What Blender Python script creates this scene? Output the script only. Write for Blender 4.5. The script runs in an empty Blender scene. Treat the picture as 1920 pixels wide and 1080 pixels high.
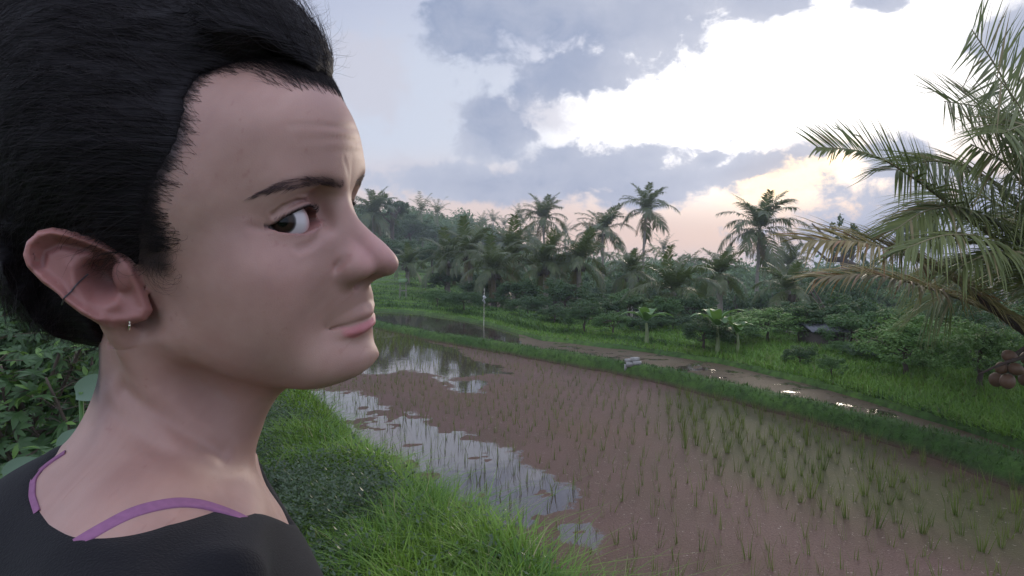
import bpy, math, random
import numpy as np
from mathutils import Vector, Matrix
C = bpy.context.scene.collection
SC = bpy.context.scene
# ------------------------------------------------------------------ camera
CAM_Z = 2.1
PITCH = math.atan(40/1200.0)
FPX = 1200.0
cam_d = bpy.data.cameras.new('camera'); cam = bpy.data.objects.new('camera', cam_d); C.objects.link(cam)
cam.location = (0, 0, CAM_Z); cam.rotation_euler = (math.pi/2-PITCH, 0, 0)
cam_d.lens = 22.5; cam_d.sensor_width = 36; cam_d.clip_start = 0.02; cam_d.clip_end = 20000
SC.camera = cam
SC.view_settings.view_transform = 'Standard'; SC.view_settings.look = 'None'
SC.view_settings.exposure = 0.25; SC.view_settings.gamma = 1
SC.cycles.max_bounces = 6; SC.cycles.transparent_max_bounces = 8; SC.cycles.volume_bounces = 1
SC.cycles.caustics_reflective = False; SC.cycles.caustics_refractive = False

def P(px, py, Y):
    """world point on the ray of photo pixel (1920x1080) at world depth Y"""
    a = PITCH
    u = (px-960)/FPX; v = (540-py)/FPX
    d = np.array([u, math.cos(a)+v*math.sin(a), -math.sin(a)+v*math.cos(a)])
    d = d/d[1]*Y
    return np.array([0, 0, CAM_Z])+d
def G(px, py, z=0.0):
    """where the ray of a photo pixel meets the level z"""
    d = P(px, py, 1.0)-np.array([0, 0, CAM_Z])
    t = (z-CAM_Z)/d[2]
    return np.array([d[0]*t, d[1]*t, z])

# ------------------------------------------------------------------ sky
SUN_AZ = math.atan((1500-960)/FPX); SUN_EL = math.radians(10.5)
w = bpy.data.worlds.new("World"); SC.world = w; w.use_nodes = True
nt = w.node_tree; nt.nodes.clear(); N = nt.nodes; L = nt.links
def nn(tree, typ, **kw):
    n = tree.nodes.new(typ)
    for k, v in kw.items(): setattr(n, k, v)
    return n
def mth(tree, op, a, b=None, c=None, clamp=False):
    n = tree.nodes.new('ShaderNodeMath'); n.operation = op; n.use_clamp = clamp
    for i, v in enumerate((a, b, c)):
        if v is None: continue
        if isinstance(v, (int, float)): n.inputs[i].default_value = v
        else: tree.links.new(v, n.inputs[i])
    return n.outputs[0]
def mixc(tree, fac, a, b, blend='MIX'):
    n = tree.nodes.new('ShaderNodeMix'); n.data_type = 'RGBA'; n.blend_type = blend
    for s, v in ((n.inputs['Factor'], fac), (n.inputs['A'], a), (n.inputs['B'], b)):
        pass
    sock = {'f': n.inputs[0], 'a': n.inputs[6], 'b': n.inputs[7]}
    for k, v in (('f', fac), ('a', a), ('b', b)):
        if isinstance(v, (int, float)): sock[k].default_value = v
        elif isinstance(v, tuple): sock[k].default_value = (*v, 1) if len(v) == 3 else v
        else: tree.links.new(v, sock[k])
    return n.outputs[2]
def maprange(tree, v, a, b, c=0.0, d=1.0, smooth=True):
    n = tree.nodes.new('ShaderNodeMapRange'); n.interpolation_type = 'SMOOTHSTEP' if smooth else 'LINEAR'
    tree.links.new(v, n.inputs[0])
    for i, x in zip((1, 2, 3, 4), (a, b, c, d)): n.inputs[i].default_value = x
    return n.outputs[0]
def srgb(r, g, b):
    f = lambda c: (c/255/12.92) if c/255 <= 0.04045 else ((c/255+0.055)/1.055)**2.4
    return (f(r), f(g), f(b))

def build_sky():
    t = nt
    tc = nn(t, 'ShaderNodeTexCoord'); sep = nn(t, 'ShaderNodeSeparateXYZ'); L.new(tc.outputs['Generated'], sep.inputs[0])
    x, y, z = sep.outputs
    az = mth(t, 'ARCTAN2', x, y)                      # 0 ahead, + right
    el = mth(t, 'ARCSINE', z)
    uv = nn(t, 'ShaderNodeCombineXYZ'); L.new(az, uv.inputs[0]); L.new(el, uv.inputs[1])
    # cloud noise in az/el, a warp first
    def noise(vec, scale, detail, rough, dist=0.0, sy=1.0, off=(0, 0, 0)):
        m = nn(t, 'ShaderNodeMapping'); m.inputs['Location'].default_value = off
        m.inputs['Scale'].default_value = (scale, scale*sy, scale); L.new(vec, m.inputs[0])
        n = nn(t, 'ShaderNodeTexNoise'); n.inputs['Scale'].default_value = 1; n.inputs['Detail'].default_value = detail
        n.inputs['Roughness'].default_value = rough; n.inputs['Distortion'].default_value = dist
        L.new(m.outputs[0], n.inputs['Vector']); return n.outputs[0]
    n1 = noise(uv.outputs[0], 5.0, 8, 0.60, 0.3, 1.6)
    n2 = noise(uv.outputs[0], 17.0, 6, 0.6, 0.5, 1.3, (3, 7, 1))
    n3 = noise(uv.outputs[0], 3.0, 3, 0.5, 0.0, 1.5, (9, 2, 4))
    def blob(px, py, rx, ry, rot=0.0):
        d = P(px, py, 1.0)-np.array([0, 0, CAM_Z])
        a = math.atan2(d[0], d[1]); e = math.asin(d[2]/np.linalg.norm(d))
        s = 1/FPX*math.cos(a)
        m = nn(t, 'ShaderNodeMapping', vector_type='TEXTURE')
        m.inputs['Location'].default_value = (a, e, 0); m.inputs['Rotation'].default_value = (0, 0, math.radians(rot))
        m.inputs['Scale'].default_value = (rx*s*math.cos(a), ry*s, 1); L.new(uv.outputs[0], m.inputs[0])
        v = nn(t, 'ShaderNodeVectorMath', operation='LENGTH'); L.new(m.outputs[0], v.inputs[0])
        return mth(t, 'MULTIPLY_ADD', v.outputs['Value'], -1.0, 1.0)    # 1 centre, 0 at the edge, negative outside
    def union(bs):
        o = bs[0]
        for b in bs[1:]: o = mth(t, 'SMOOTH_MAX', o, b, 0.15)
        return o
    n4 = noise(uv.outputs[0], 42.0, 5, 0.6, 0.3, 1.2, (5, 1, 8))
    nz = mth(t, 'ADD', mth(t, 'MULTIPLY', mth(t, 'SUBTRACT', n4, 0.5), 0.7), mth(t, 'ADD', mth(t, 'MULTIPLY', mth(t, 'SUBTRACT', n1, 0.5), 1.5), mth(t, 'MULTIPLY', mth(t, 'SUBTRACT', n2, 0.5), 1.3)))
    # grey clouds
    dark = union([blob(1020, -40, 250, 150, 0), blob(1200, 30, 180, 110, 10), blob(885, 30, 110, 105), blob(1080, 140, 170, 60, 12),
                  blob(930, 250, 90, 75), blob(1050, 298, 75, 38), blob(1215, 290, 80, 34), blob(1330, 302, 50, 26), blob(905, 215, 50, 36), blob(1130, 320, 260, 62, 4), blob(880, 345, 210, 45, -3), blob(1250, 342, 220, 54, 6), blob(1400, 314, 170, 32, 10),
                  blob(1720, 450, 380, 150, 0), blob(1690, 300, 90, 60, 0), blob(1930, 60, 120, 60, 20), blob(1440, -10, 120, 45), blob(1650, 0, 70, 26)])
    pale = union([blob(690, 150, 110, 120, 0), blob(1000, 215, 200, 60, 8), blob(760, 330, 120, 60)])
    pk = maprange(t, mth(t, 'ADD', pale, nz), 0.05, 0.7)
    dk = maprange(t, mth(t, 'ADD', dark, nz), -0.02, 0.42)
    # the rest of the sky away from the view gets its own broken cloud
    away = maprange(t, mth(t, 'ABSOLUTE', az), 0.75, 1.1)
    gen = mth(t, 'MULTIPLY', maprange(t, n1, 0.45, 0.62), away)
    dk = mth(t, 'MAXIMUM', dk, gen)
    # thin horizon bank: grey band low on the right, clear peach slot left
    # glow of the hidden sun
    glow = maprange(t, blob(1440, 165, 520, 215, 6), -0.18, 0.7)
    core = maprange(t, blob(1480, 325, 140, 50, 12), -0.3, 0.6)
    peach = mth(t, 'MULTIPLY', maprange(t, el, 0.20, 0.03), maprange(t, mth(t, 'ABSOLUTE', mth(t, 'SUBTRACT', az, 0.12)), 1.3, 0.2))
    # Nishita base
    sk = nn(t, 'ShaderNodeTexSky', sky_type='NISHITA', sun_disc=False)
    sk.sun_elevation = SUN_EL; sk.sun_rotation = SUN_AZ; sk.air_density = 1.0; sk.dust_density = 2.0; sk.ozone_density = 2.0
    S = 10.0                                              # colours below are final radiance; world strength is 1/S
    def cc(c, k=1.0): return tuple(v*S*k*0.86 for v in c)
    base = mixc(t, 0.80, sk.outputs[0], cc(srgb(196, 202, 226)))
    base = mixc(t, mth(t, 'MULTIPLY', maprange(t, blob(800, 260, 330, 260), -0.1, 0.6), 0.45), base, cc(srgb(222, 230, 242)))
    peach_c = 0
    base = mixc(t, mth(t, 'MULTIPLY', peach, 0.9), base, cc(srgb(244, 206, 184)))
    base = mixc(t, glow, base, cc((1.75, 1.7, 1.66)))
    base = mixc(t, mth(t, 'MULTIPLY', core, 0.8), base, cc((2.3, 1.6, 0.85)))
    edge = mixc(t, maprange(t, mth(t, 'ADD', mth(t, 'MULTIPLY', n3, 0.6), mth(t, 'MULTIPLY', n2, 0.4)), 0.38, 0.62), cc(srgb(146, 160, 190)), cc(srgb(190, 196, 214)))
    edge = mixc(t, mth(t, 'MULTIPLY', glow, 0.45), edge, cc(srgb(206, 208, 222)))
    shade = mixc(t, maprange(t, mth(t, 'ADD', dark, nz), 0.25, 1.0), edge, mixc(t, 0.35, edge, cc(srgb(140, 154, 184))))
    base = mixc(t, mth(t, 'MULTIPLY', pk, 0.6), base, cc(srgb(206, 204, 216)))
    col = mixc(t, mth(t, 'MULTIPLY', dk, 0.92), base, shade)
    # low haze towards the horizon
    col = mixc(t, mth(t, 'MULTIPLY', maprange(t, el, 0.045, -0.01), 0.5), col, cc(srgb(190, 194, 208)))
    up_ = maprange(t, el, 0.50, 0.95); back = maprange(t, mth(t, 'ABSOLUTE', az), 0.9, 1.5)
    boost = mth(t, 'MULTIPLY_ADD', mth(t, 'MAXIMUM', up_, mth(t, 'MULTIPLY', back, 0.6)), 1.9, 1.0)  # unseen sky overhead and behind the camera brightened as added fill light
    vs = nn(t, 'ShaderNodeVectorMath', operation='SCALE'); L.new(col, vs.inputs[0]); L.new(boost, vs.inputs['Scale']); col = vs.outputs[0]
    low = mth(t, 'LESS_THAN', el, -0.05)
    col = mixc(t, low, col, cc((0.05, 0.06, 0.05)))
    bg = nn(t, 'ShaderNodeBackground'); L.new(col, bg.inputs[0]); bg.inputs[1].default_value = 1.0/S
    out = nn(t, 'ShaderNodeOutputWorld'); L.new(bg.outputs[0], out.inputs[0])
build_sky()
w.cycles.sampling_method = 'MANUAL'; w.cycles.sample_map_resolution = 512
sl = bpy.data.lights.new('sun', 'SUN'); so = bpy.data.objects.new('sun', sl); C.objects.link(so)
sl.energy = 0.9; sl.angle = math.radians(14); sl.color = (1, 0.86, 0.70)
sd = Vector((math.sin(SUN_AZ)*math.cos(SUN_EL), math.cos(SUN_AZ)*math.cos(SUN_EL), math.sin(SUN_EL)))
so.rotation_euler = sd.to_track_quat('Z', 'Y').to_euler()

# ------------------------------------------------------------------ helpers
rng = np.random.default_rng(7)
def tag(o, label=None, cat=None, group=None, kind=None):
    if label: o['label'] = label
    if cat: o['category'] = cat
    if group: o['group'] = group
    if kind: o['kind'] = kind
    return o
def mesh_np(name, V, F, smooth=False, mats=(), mat_idx=None, attrs=None):
    """V (n,3); F list of arrays, each (m,k) with one k"""
    me = bpy.data.meshes.new(name)
    V = np.asarray(V, np.float32)
    Fs = [np.asarray(f, np.int32) for f in (F if isinstance(F, (list, tuple)) else [F]) if len(f)]
    me.vertices.add(len(V)); me.vertices.foreach_set('co', V.ravel())
    nl = sum(f.size for f in Fs); npoly = sum(len(f) for f in Fs)
    me.loops.add(nl); me.polygons.add(npoly)
    me.loops.foreach_set('vertex_index', np.concatenate([f.ravel() for f in Fs]))
    starts = []; s = 0
    for f in Fs:
        starts.append(s+np.arange(len(f))*f.shape[1]); s += f.size
    me.polygons.foreach_set('loop_start', np.concatenate(starts).astype(np.int32))
    me.update(calc_edges=True)
    if smooth: me.polygons.foreach_set('use_smooth', np.ones(npoly, bool))
    for m in mats: me.materials.append(m)
    if mat_idx is not None: me.polygons.foreach_set('material_index', np.asarray(mat_idx, np.int32))
    if attrs:
        for k, a in attrs.items():
            a = np.asarray(a, np.float32)
            if a.ndim == 1:
                at = me.attributes.new(k, 'FLOAT', 'POINT'); at.data.foreach_set('value', a)
            else:
                at = me.attributes.new(k, 'FLOAT_COLOR', 'POINT')
                at.data.foreach_set('color', np.concatenate([a, np.ones((len(a), 1), np.float32)], 1).ravel())
    me.validate(); me.update()
    return me
def ob(name, me, parent=None, loc=None):
    o = bpy.data.objects.new(name, me); C.objects.link(o)
    if parent: o.parent = parent
    if loc is not None: o.location = tuple(loc)
    return o
def empty(name, loc, rz=0.0):
    o = bpy.data.objects.new(name, None); C.objects.link(o); o.location = tuple(loc); o.rotation_euler = (0, 0, rz); o.empty_display_size = 0.1
    return o
def copy_tree(o):
    c = o.copy(); C.objects.link(c)
    for ch in o.children:
        d = ch.copy(); C.objects.link(d); d.parent = c
        for g in ch.children:
            e = g.copy(); C.objects.link(e); e.parent = d
    return c
class MB:
    def __init__(s): s.V = []; s.F = {}; s.n = 0
    def add(s, V, F):
        V = np.asarray(V, float); F = np.asarray(F, int)
        s.V.append(V); s.F.setdefault(F.shape[1], []).append(F+s.n); s.n += len(V)
    def tube(s, pts, rad, seg=8, cap=True):
        pts = np.asarray(pts, float); n = len(pts)
        rad = np.broadcast_to(np.asarray(rad, float), (n,))
        T = np.gradient(pts, axis=0); T /= np.linalg.norm(T, axis=1)[:, None]+1e-12
        ref = np.array([0, 0, 1.0]) if abs(T[0][2]) < 0.9 else np.array([1.0, 0, 0])
        A = np.cross(T, ref); A /= np.linalg.norm(A, axis=1)[:, None]+1e-12; B = np.cross(T, A)
        th = np.arange(seg)*2*math.pi/seg
        R = pts[:, None]+rad[:, None, None]*(np.cos(th)[None, :, None]*A[:, None]+np.sin(th)[None, :, None]*B[:, None])
        i = np.arange(n-1)[:, None]*seg; j = np.arange(seg)[None]; k = (j+1) % seg
        F = np.stack([i+j, i+k, i+seg+k, i+seg+j], -1).reshape(-1, 4)
        s.add(R.reshape(-1, 3), F)
        if cap and seg == 4: s.F[4].append(np.array([[0, 1, 2, 3]])+s.n-len(R.reshape(-1, 3)))
        if cap:
            m = s.n-n*seg
            for base, c in ((m, pts[0]), (s.n-seg, pts[-1])):
                s.V.append(np.array([c])); ci = s.n; s.n += 1
                s.F.setdefault(3, []).append(np.array([[base+q, base+(q+1) % seg, ci] for q in range(seg)]))
    def box(s, c, h, R=None):
        v = np.array([[a, b, d] for a in (-1, 1) for b in (-1, 1) for d in (-1, 1)])*np.asarray(h)
        if R is not None: v = v@np.asarray(R).T
        s.add(v+np.asarray(c), [[0, 1, 3, 2], [4, 6, 7, 5], [0, 4, 5, 1], [2, 3, 7, 6], [0, 2, 6, 4], [1, 5, 7, 3]])
    def mesh(s, name, mats=(), smooth=False):
        return mesh_np(name, np.concatenate(s.V), [np.concatenate(f) for f in s.F.values()], smooth, mats)

# value-noise fbm for python-side shapes
_perm = np.random.default_rng(3).random((256, 256))
def vnoise(x, y):
    x = np.asarray(x, float); y = np.asarray(y, float)
    xi = np.floor(x).astype(int); yi = np.floor(y).astype(int); fx = x-xi; fy = y-yi
    fx = fx*fx*(3-2*fx); fy = fy*fy*(3-2*fy)
    g = lambda a, b: _perm[a & 255, b & 255]
    return (g(xi, yi)*(1-fx)+g(xi+1, yi)*fx)*(1-fy)+(g(xi, yi+1)*(1-fx)+g(xi+1, yi+1)*fx)*fy
def fbm(x, y, o=4):
    s = 0; a = 0.5
    for k in range(o): s = s+a*vnoise(x*2**k+17*k, y*2**k+31*k); a *= 0.5
    return s/(1-0.5**o)
def sst(a, b, x):
    t = np.clip((np.asarray(x, float)-a)/(b-a), 0, 1); return t*t*(3-2*t)

# ------------------------------------------------------------------ materials
def mat(name):
    m = bpy.data.materials.new(name); m.use_nodes = True; t = m.node_tree
    b = t.nodes['Principled BSDF']; return m, t, b
def simple(name, col, rough=0.7, spec=0.3, var=0.0, scale=8.0):
    m, t, b = mat(name); b.inputs['Roughness'].default_value = rough; b.inputs['Specular IOR Level'].default_value = spec
    if var:
        tc = nn(t, 'ShaderNodeTexCoord'); n = nn(t, 'ShaderNodeTexNoise'); n.inputs['Scale'].default_value = scale; n.inputs['Detail'].default_value = 6
        t.links.new(tc.outputs['Object'], n.inputs['Vector'])
        c = mixc(t, n.outputs[0], tuple(v*(1-var) for v in col), tuple(min(1, v*(1+var)) for v in col)); t.links.new(c, b.inputs['Base Color'])
    else: b.inputs['Base Color'].default_value = (*col, 1)
    return m
def leafmat(name, c1, c2, rough=0.5, transl=0.35, spec=0.3, tip=None):
    """leaf material: colour varies per leaf (mesh island)"""
    m, t, b = mat(name)
    g = nn(t, 'ShaderNodeNewGeometry')
    fac = maprange(t, g.outputs['Random Per Island'], 0.0, 1.0, smooth=False)
    n = nn(t, 'ShaderNodeTexNoise'); n.inputs['Scale'].default_value = 1.3; n.inputs['Detail'].default_value = 3
    t.links.new(g.outputs['Position'], n.inputs['Vector'])
    fac = mth(t, 'ADD', mth(t, 'MULTIPLY', fac, 0.55), mth(t, 'MULTIPLY', maprange(t, n.outputs[0], 0.35, 0.65), 0.45))
    c = mixc(t, fac, c1, c2)
    if tip:
        r = mth(t, 'GREATER_THAN', g.outputs['Random Per Island'], 1-tip[1]); c = mixc(t, r, c, tip[0])
    t.links.new(c, b.inputs['Base Color']); b.inputs['Roughness'].default_value = rough; b.inputs['Specular IOR Level'].default_value = spec
    tr = nn(t, 'ShaderNodeBsdfTranslucent'); t.links.new(mixc(t, 0.5, c, (0.10, 0.16, 0.02)), tr.inputs[0])
    ms = nn(t, 'ShaderNodeMixShader'); ms.inputs[0].default_value = transl
    t.links.new(b.outputs[0], ms.inputs[1]); t.links.new(tr.outputs[0], ms.inputs[2])
    t.links.new(ms.outputs[0], t.nodes['Material Output'].inputs[0])
    return m
# ------------------------------------------------------------------ terrain
def smooth_line(pts, n=80):
    pts = np.asarray(pts, float); t = np.r_[0, np.cumsum(np.linalg.norm(np.diff(pts, axis=0), axis=1))]
    tt = np.linspace(0, t[-1], n); o = np.stack([np.interp(tt, t, pts[:, k]) for k in range(pts.shape[1])], 1)
    for _ in range(3): o[1:-1] = (o[:-2]+2*o[1:-1]+o[2:])/4
    return o
B1 = smooth_line(np.array([(-60, 40), (-30, 32), (-14, 27)]+[tuple(G(px, py, 0.18)[:2]) for px, py in
     [(600, 590), (700, 603), (800, 624), (900, 640), (1000, 656), (1100, 672), (1200, 686), (1300, 709), (1400, 731), (1500, 754), (1600, 779), (1700, 806), (1800, 834), (1920, 868), (2100, 930)]]+[(5.8, 3.2), (6.5, 0), (7, -8)]), 160)
EB = smooth_line(np.array([(5, -10), (3.6, -3), (2.6, 0.3), (1.5, 1.9), (0.85, 3.1), (0.26, 4.1), (-0.86, 5.8), (-1.6, 7.2), (-3.4, 10.4), (-6, 13.6), (-12, 19), (-30, 30)]), 140)
def sdist(x, y, L, flip=1):
    """signed distance to a polyline, positive on its right-hand side when flip=1"""
    sh = np.shape(x); x = np.ravel(x); y = np.ravel(y)
    best = np.full(x.shape, 1e9); sg = np.ones(x.shape)
    for a, b in zip(L[:-1], L[1:]):
        d = b-a; l2 = d@d
        t = np.clip(((x-a[0])*d[0]+(y-a[1])*d[1])/l2, 0, 1)
        ex = x-a[0]-t*d[0]; ey = y-a[1]-t*d[1]; q = ex*ex+ey*ey
        m = q < best; best[m] = q[m]; sg[m] = np.sign(ex*d[1]-ey*d[0])[m]
    return (np.sqrt(best)*sg*flip).reshape(sh)
def tB(x, y): return -sdist(x, y, B1)         # positive beyond the bund
def tE(x, y): return sdist(x, y, EB)          # positive on the water side of the near bank
ED = smooth_line(np.array([(-40, 40), (-16, 30), (-8, 25)]+[tuple(G(px, py, 0.3)[:2]) for px, py in [(800, 590), (900, 602), (1050, 618), (1150, 631), (1250, 648), (1350, 666), (1450, 684), (1550, 696), (1700, 712), (1850, 742), (1960, 765)]]+[(9, 5), (10, 0), (11, -8)]), 120)
def tD(x, y): return -sdist(x, y, ED)
def w1(x):                                    # width of the strip of water behind the bund
    return np.interp(x, [-10, -4, -0.6, 0.8, 2.6, 4.2, 5.0, 5.6], [2.4, 3.4, 2.6, 1.3, 1.6, 1.5, 1.1, 0.0])
def height(x, y, tb=None, te=None):
    x = np.asarray(x, float); y = np.asarray(y, float)
    if tb is None: tb = tB(x, y); te = tE(x, y)
    tb = tb+0.10*(fbm(x*1.3, y*1.3, 3)-0.5)*2
    te = te+0.22*(fbm(x*1.1+9, y*1.1, 3)-0.5)*2
    n = fbm(x*0.8, y*0.8+5, 4)-0.5; nf = fbm(x*5, y*5, 3)-0.5
    near = 0.5+0.10*n*2+0.03*nf
    z_near = -0.14+(near+0.14)*(1-sst(-0.75, 0.12, te))
    w = w1(x)
    q = tb-0.35-w
    # ground beyond the strip: small field bunds stepping back
    left = sst(26, 60, y)*sst(6, -10, x)*1.5
    d = np.hypot(x, y)
    ridge = 11.5*np.exp(-((x+60)/72)**2)*sst(60, 200, y)
    valley = -6.0*sst(1.5, 34, tD(x, y))*sst(-8, 5, x)
    per = 1.9+0.25*fbm(x*0.1, y*0.1, 2)
    fr = np.abs((q/per) % 1-0.5); st = np.floor(q/per+0.5)
    field = sst(22, 6, q)*sst(7, 2, x)
    terr = 0.22+np.clip(st, 0, 12)*0.006*field+0.16*np.exp(-((0.5-fr)/0.09)**2)*field*0+0.15*np.exp(-(fr/0.09)**4)*field*sst(.25, .45, fbm(x*.35+3, y*.35, 2)+.15)
    back = terr+left+ridge+valley+0.25*n*sst(1, 8, q)+0.05*nf+0.06*sst(0.5, 5, q)*sst(3, 7, x)
    tr = sst(26, 44, y)*sst(2, -8, x)                                  # stepped terraces up the left slope
    back = back+tr*0.25*(np.floor(left/0.25)+sst(0.8, 1.0, (left/0.25) % 1)-left/0.25)
    strip = 0.04
    z_b = np.where(tb < 0.35+w, strip+(back-strip)*sst(-0.22, 0.10, q), back)
    z_b = np.where(q > 0.10, back, z_b)
    bund = 0.24+0.05*nf+0.05*n
    bm = np.exp(-(np.abs(tb)/0.22)**4)
    z = np.where(tb < 0, -0.14, z_b)
    z = z*(1-bm)+bund*bm
    z = np.where(tb < 0.4, np.maximum(z, z_near), z)
    return z
def build_ground():
    az = np.r_[np.linspace(-math.pi, -0.85, 40)[:-1], np.linspace(-0.85, 0.85, 620), np.linspace(0.85, math.pi, 40)[1:]]
    r = np.r_[0.02, np.geomspace(0.4, 2.4, 24), np.geomspace(2.45, 40, 430), np.geomspace(41, 4000, 120)]
    A, R = np.meshgrid(az[:-1] if False else az, r, indexing='ij')
    X = R*np.sin(A); Y = R*np.cos(A)
    tb = tB(X, Y); te = tE(X, Y); Z = height(X, Y, tb, te)
    far = sst(600, 1500, R); Z = Z*(1-far)
    n, m = X.shape
    i = np.arange(n-1)[:, None]*m; j = np.arange(m-1)[None]
    F = np.stack([i+j, i+j+1, i+m+j+1, i+m+j], -1).reshape(-1, 4)[:, ::-1]
    V = np.stack([X, Y, Z], -1).reshape(-1, 3)
    mt, t, b = mat('ground_grass_and_mud')
    g = nn(t, 'ShaderNodeNewGeometry'); sp = nn(t, 'ShaderNodeSeparateXYZ'); t.links.new(g.outputs['Position'], sp.inputs[0])
    def nz(s, d=5, r=0.6):
        n_ = nn(t, 'ShaderNodeTexNoise'); n_.inputs['Scale'].default_value = s; n_.inputs['Detail'].default_value = d; n_.inputs['Roughness'].default_value = r
        t.links.new(g.outputs['Position'], n_.inputs['Vector']); return n_.outputs[0]
    a = nz(0.5); bb = nz(9, 8, 0.7); c_ = nz(40, 4)
    gr = mixc(t, maprange(t, a, 0.35, 0.65), (0.045, 0.095, 0.02), (0.085, 0.15, 0.03))
    gr = mixc(t, maprange(t, bb, 0.35, 0.7), gr, (0.03, 0.05, 0.015))
    mud = mixc(t, bb, (0.055, 0.035, 0.026), (0.10, 0.065, 0.045))
    wet = maprange(t, mth(t, 'ADD', sp.outputs[2], mth(t, 'MULTIPLY', mth(t, 'SUBTRACT', bb, 0.5), 0.12)), 0.10, 0.0)
    col = mixc(t, wet, gr, mud)
    t.links.new(col, b.inputs['Base Color']); b.inputs['Roughness'].default_value = 0.85; b.inputs['Specular IOR Level'].default_value = 0.15
    bp = nn(t, 'ShaderNodeBump'); bp.inputs['Distance'].default_value = 0.04; bp.inputs['Strength'].default_value = 0.8
    t.links.new(mth(t, 'ADD', bb, mth(t, 'MULTIPLY', c_, 0.4)), bp.inputs['Height']); t.links.new(bp.outputs[0], b.inputs['Normal'])
    o = ob('ground', mesh_np('ground', V, F, True, [mt])); tag(o, kind='structure')
build_ground()

# ------------------------------------------------------------------ water
def poly_in(px, py, poly):
    ins = np.zeros(np.shape(px), bool); n = len(poly)
    for k in range(n):
        x1, y1 = poly[k]; x2, y2 = poly[(k+1) % n]
        c = ((y1 > py) != (y2 > py)) & (px < (x2-x1)*(py-y1)/(y2-y1+1e-12)+x1); ins ^= c
    return ins
def poly_sd(x, y, poly):
    p = np.array(list(poly)+[poly[0]], float); d = np.abs(sdist(x, y, p)); return np.where(poly_in(x, y, poly), d, -d)
OPEN = [[tuple(G(a, b)[:2]) for a, b in pl] for pl in (
    [(520, 728), (660, 731), (700, 748), (760, 775), (830, 800), (900, 828), (965, 858), (1020, 892), (1080, 925), (1095, 950), (1085, 975), (1125, 1010), (1120, 1035), (1040, 1005), (930, 985), (860, 960), (780, 900), (700, 840), (560, 780), (440, 760), (420, 735)],
    [(560, 690), (560, 640), (700, 636), (760, 630), (800, 640), (850, 655), (870, 670), (910, 678), (958, 700), (900, 705), (850, 712), (800, 700), (760, 695), (700, 702)],
    [(830, 712), (905, 712), (915, 735), (850, 742)])]
GREENP = [[tuple(G(a, b)[:2]) for a, b in pl] for pl in (
    [(1260, 735), (1400, 745), (1560, 800), (1700, 850), (1900, 905), (2100, 960), (2000, 1100), (1750, 1020), (1500, 960), (1350, 900), (1270, 840), (1240, 780)],
    [(560, 612), (700, 612), (800, 636), (790, 655), (700, 668), (560, 668)])]
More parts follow.
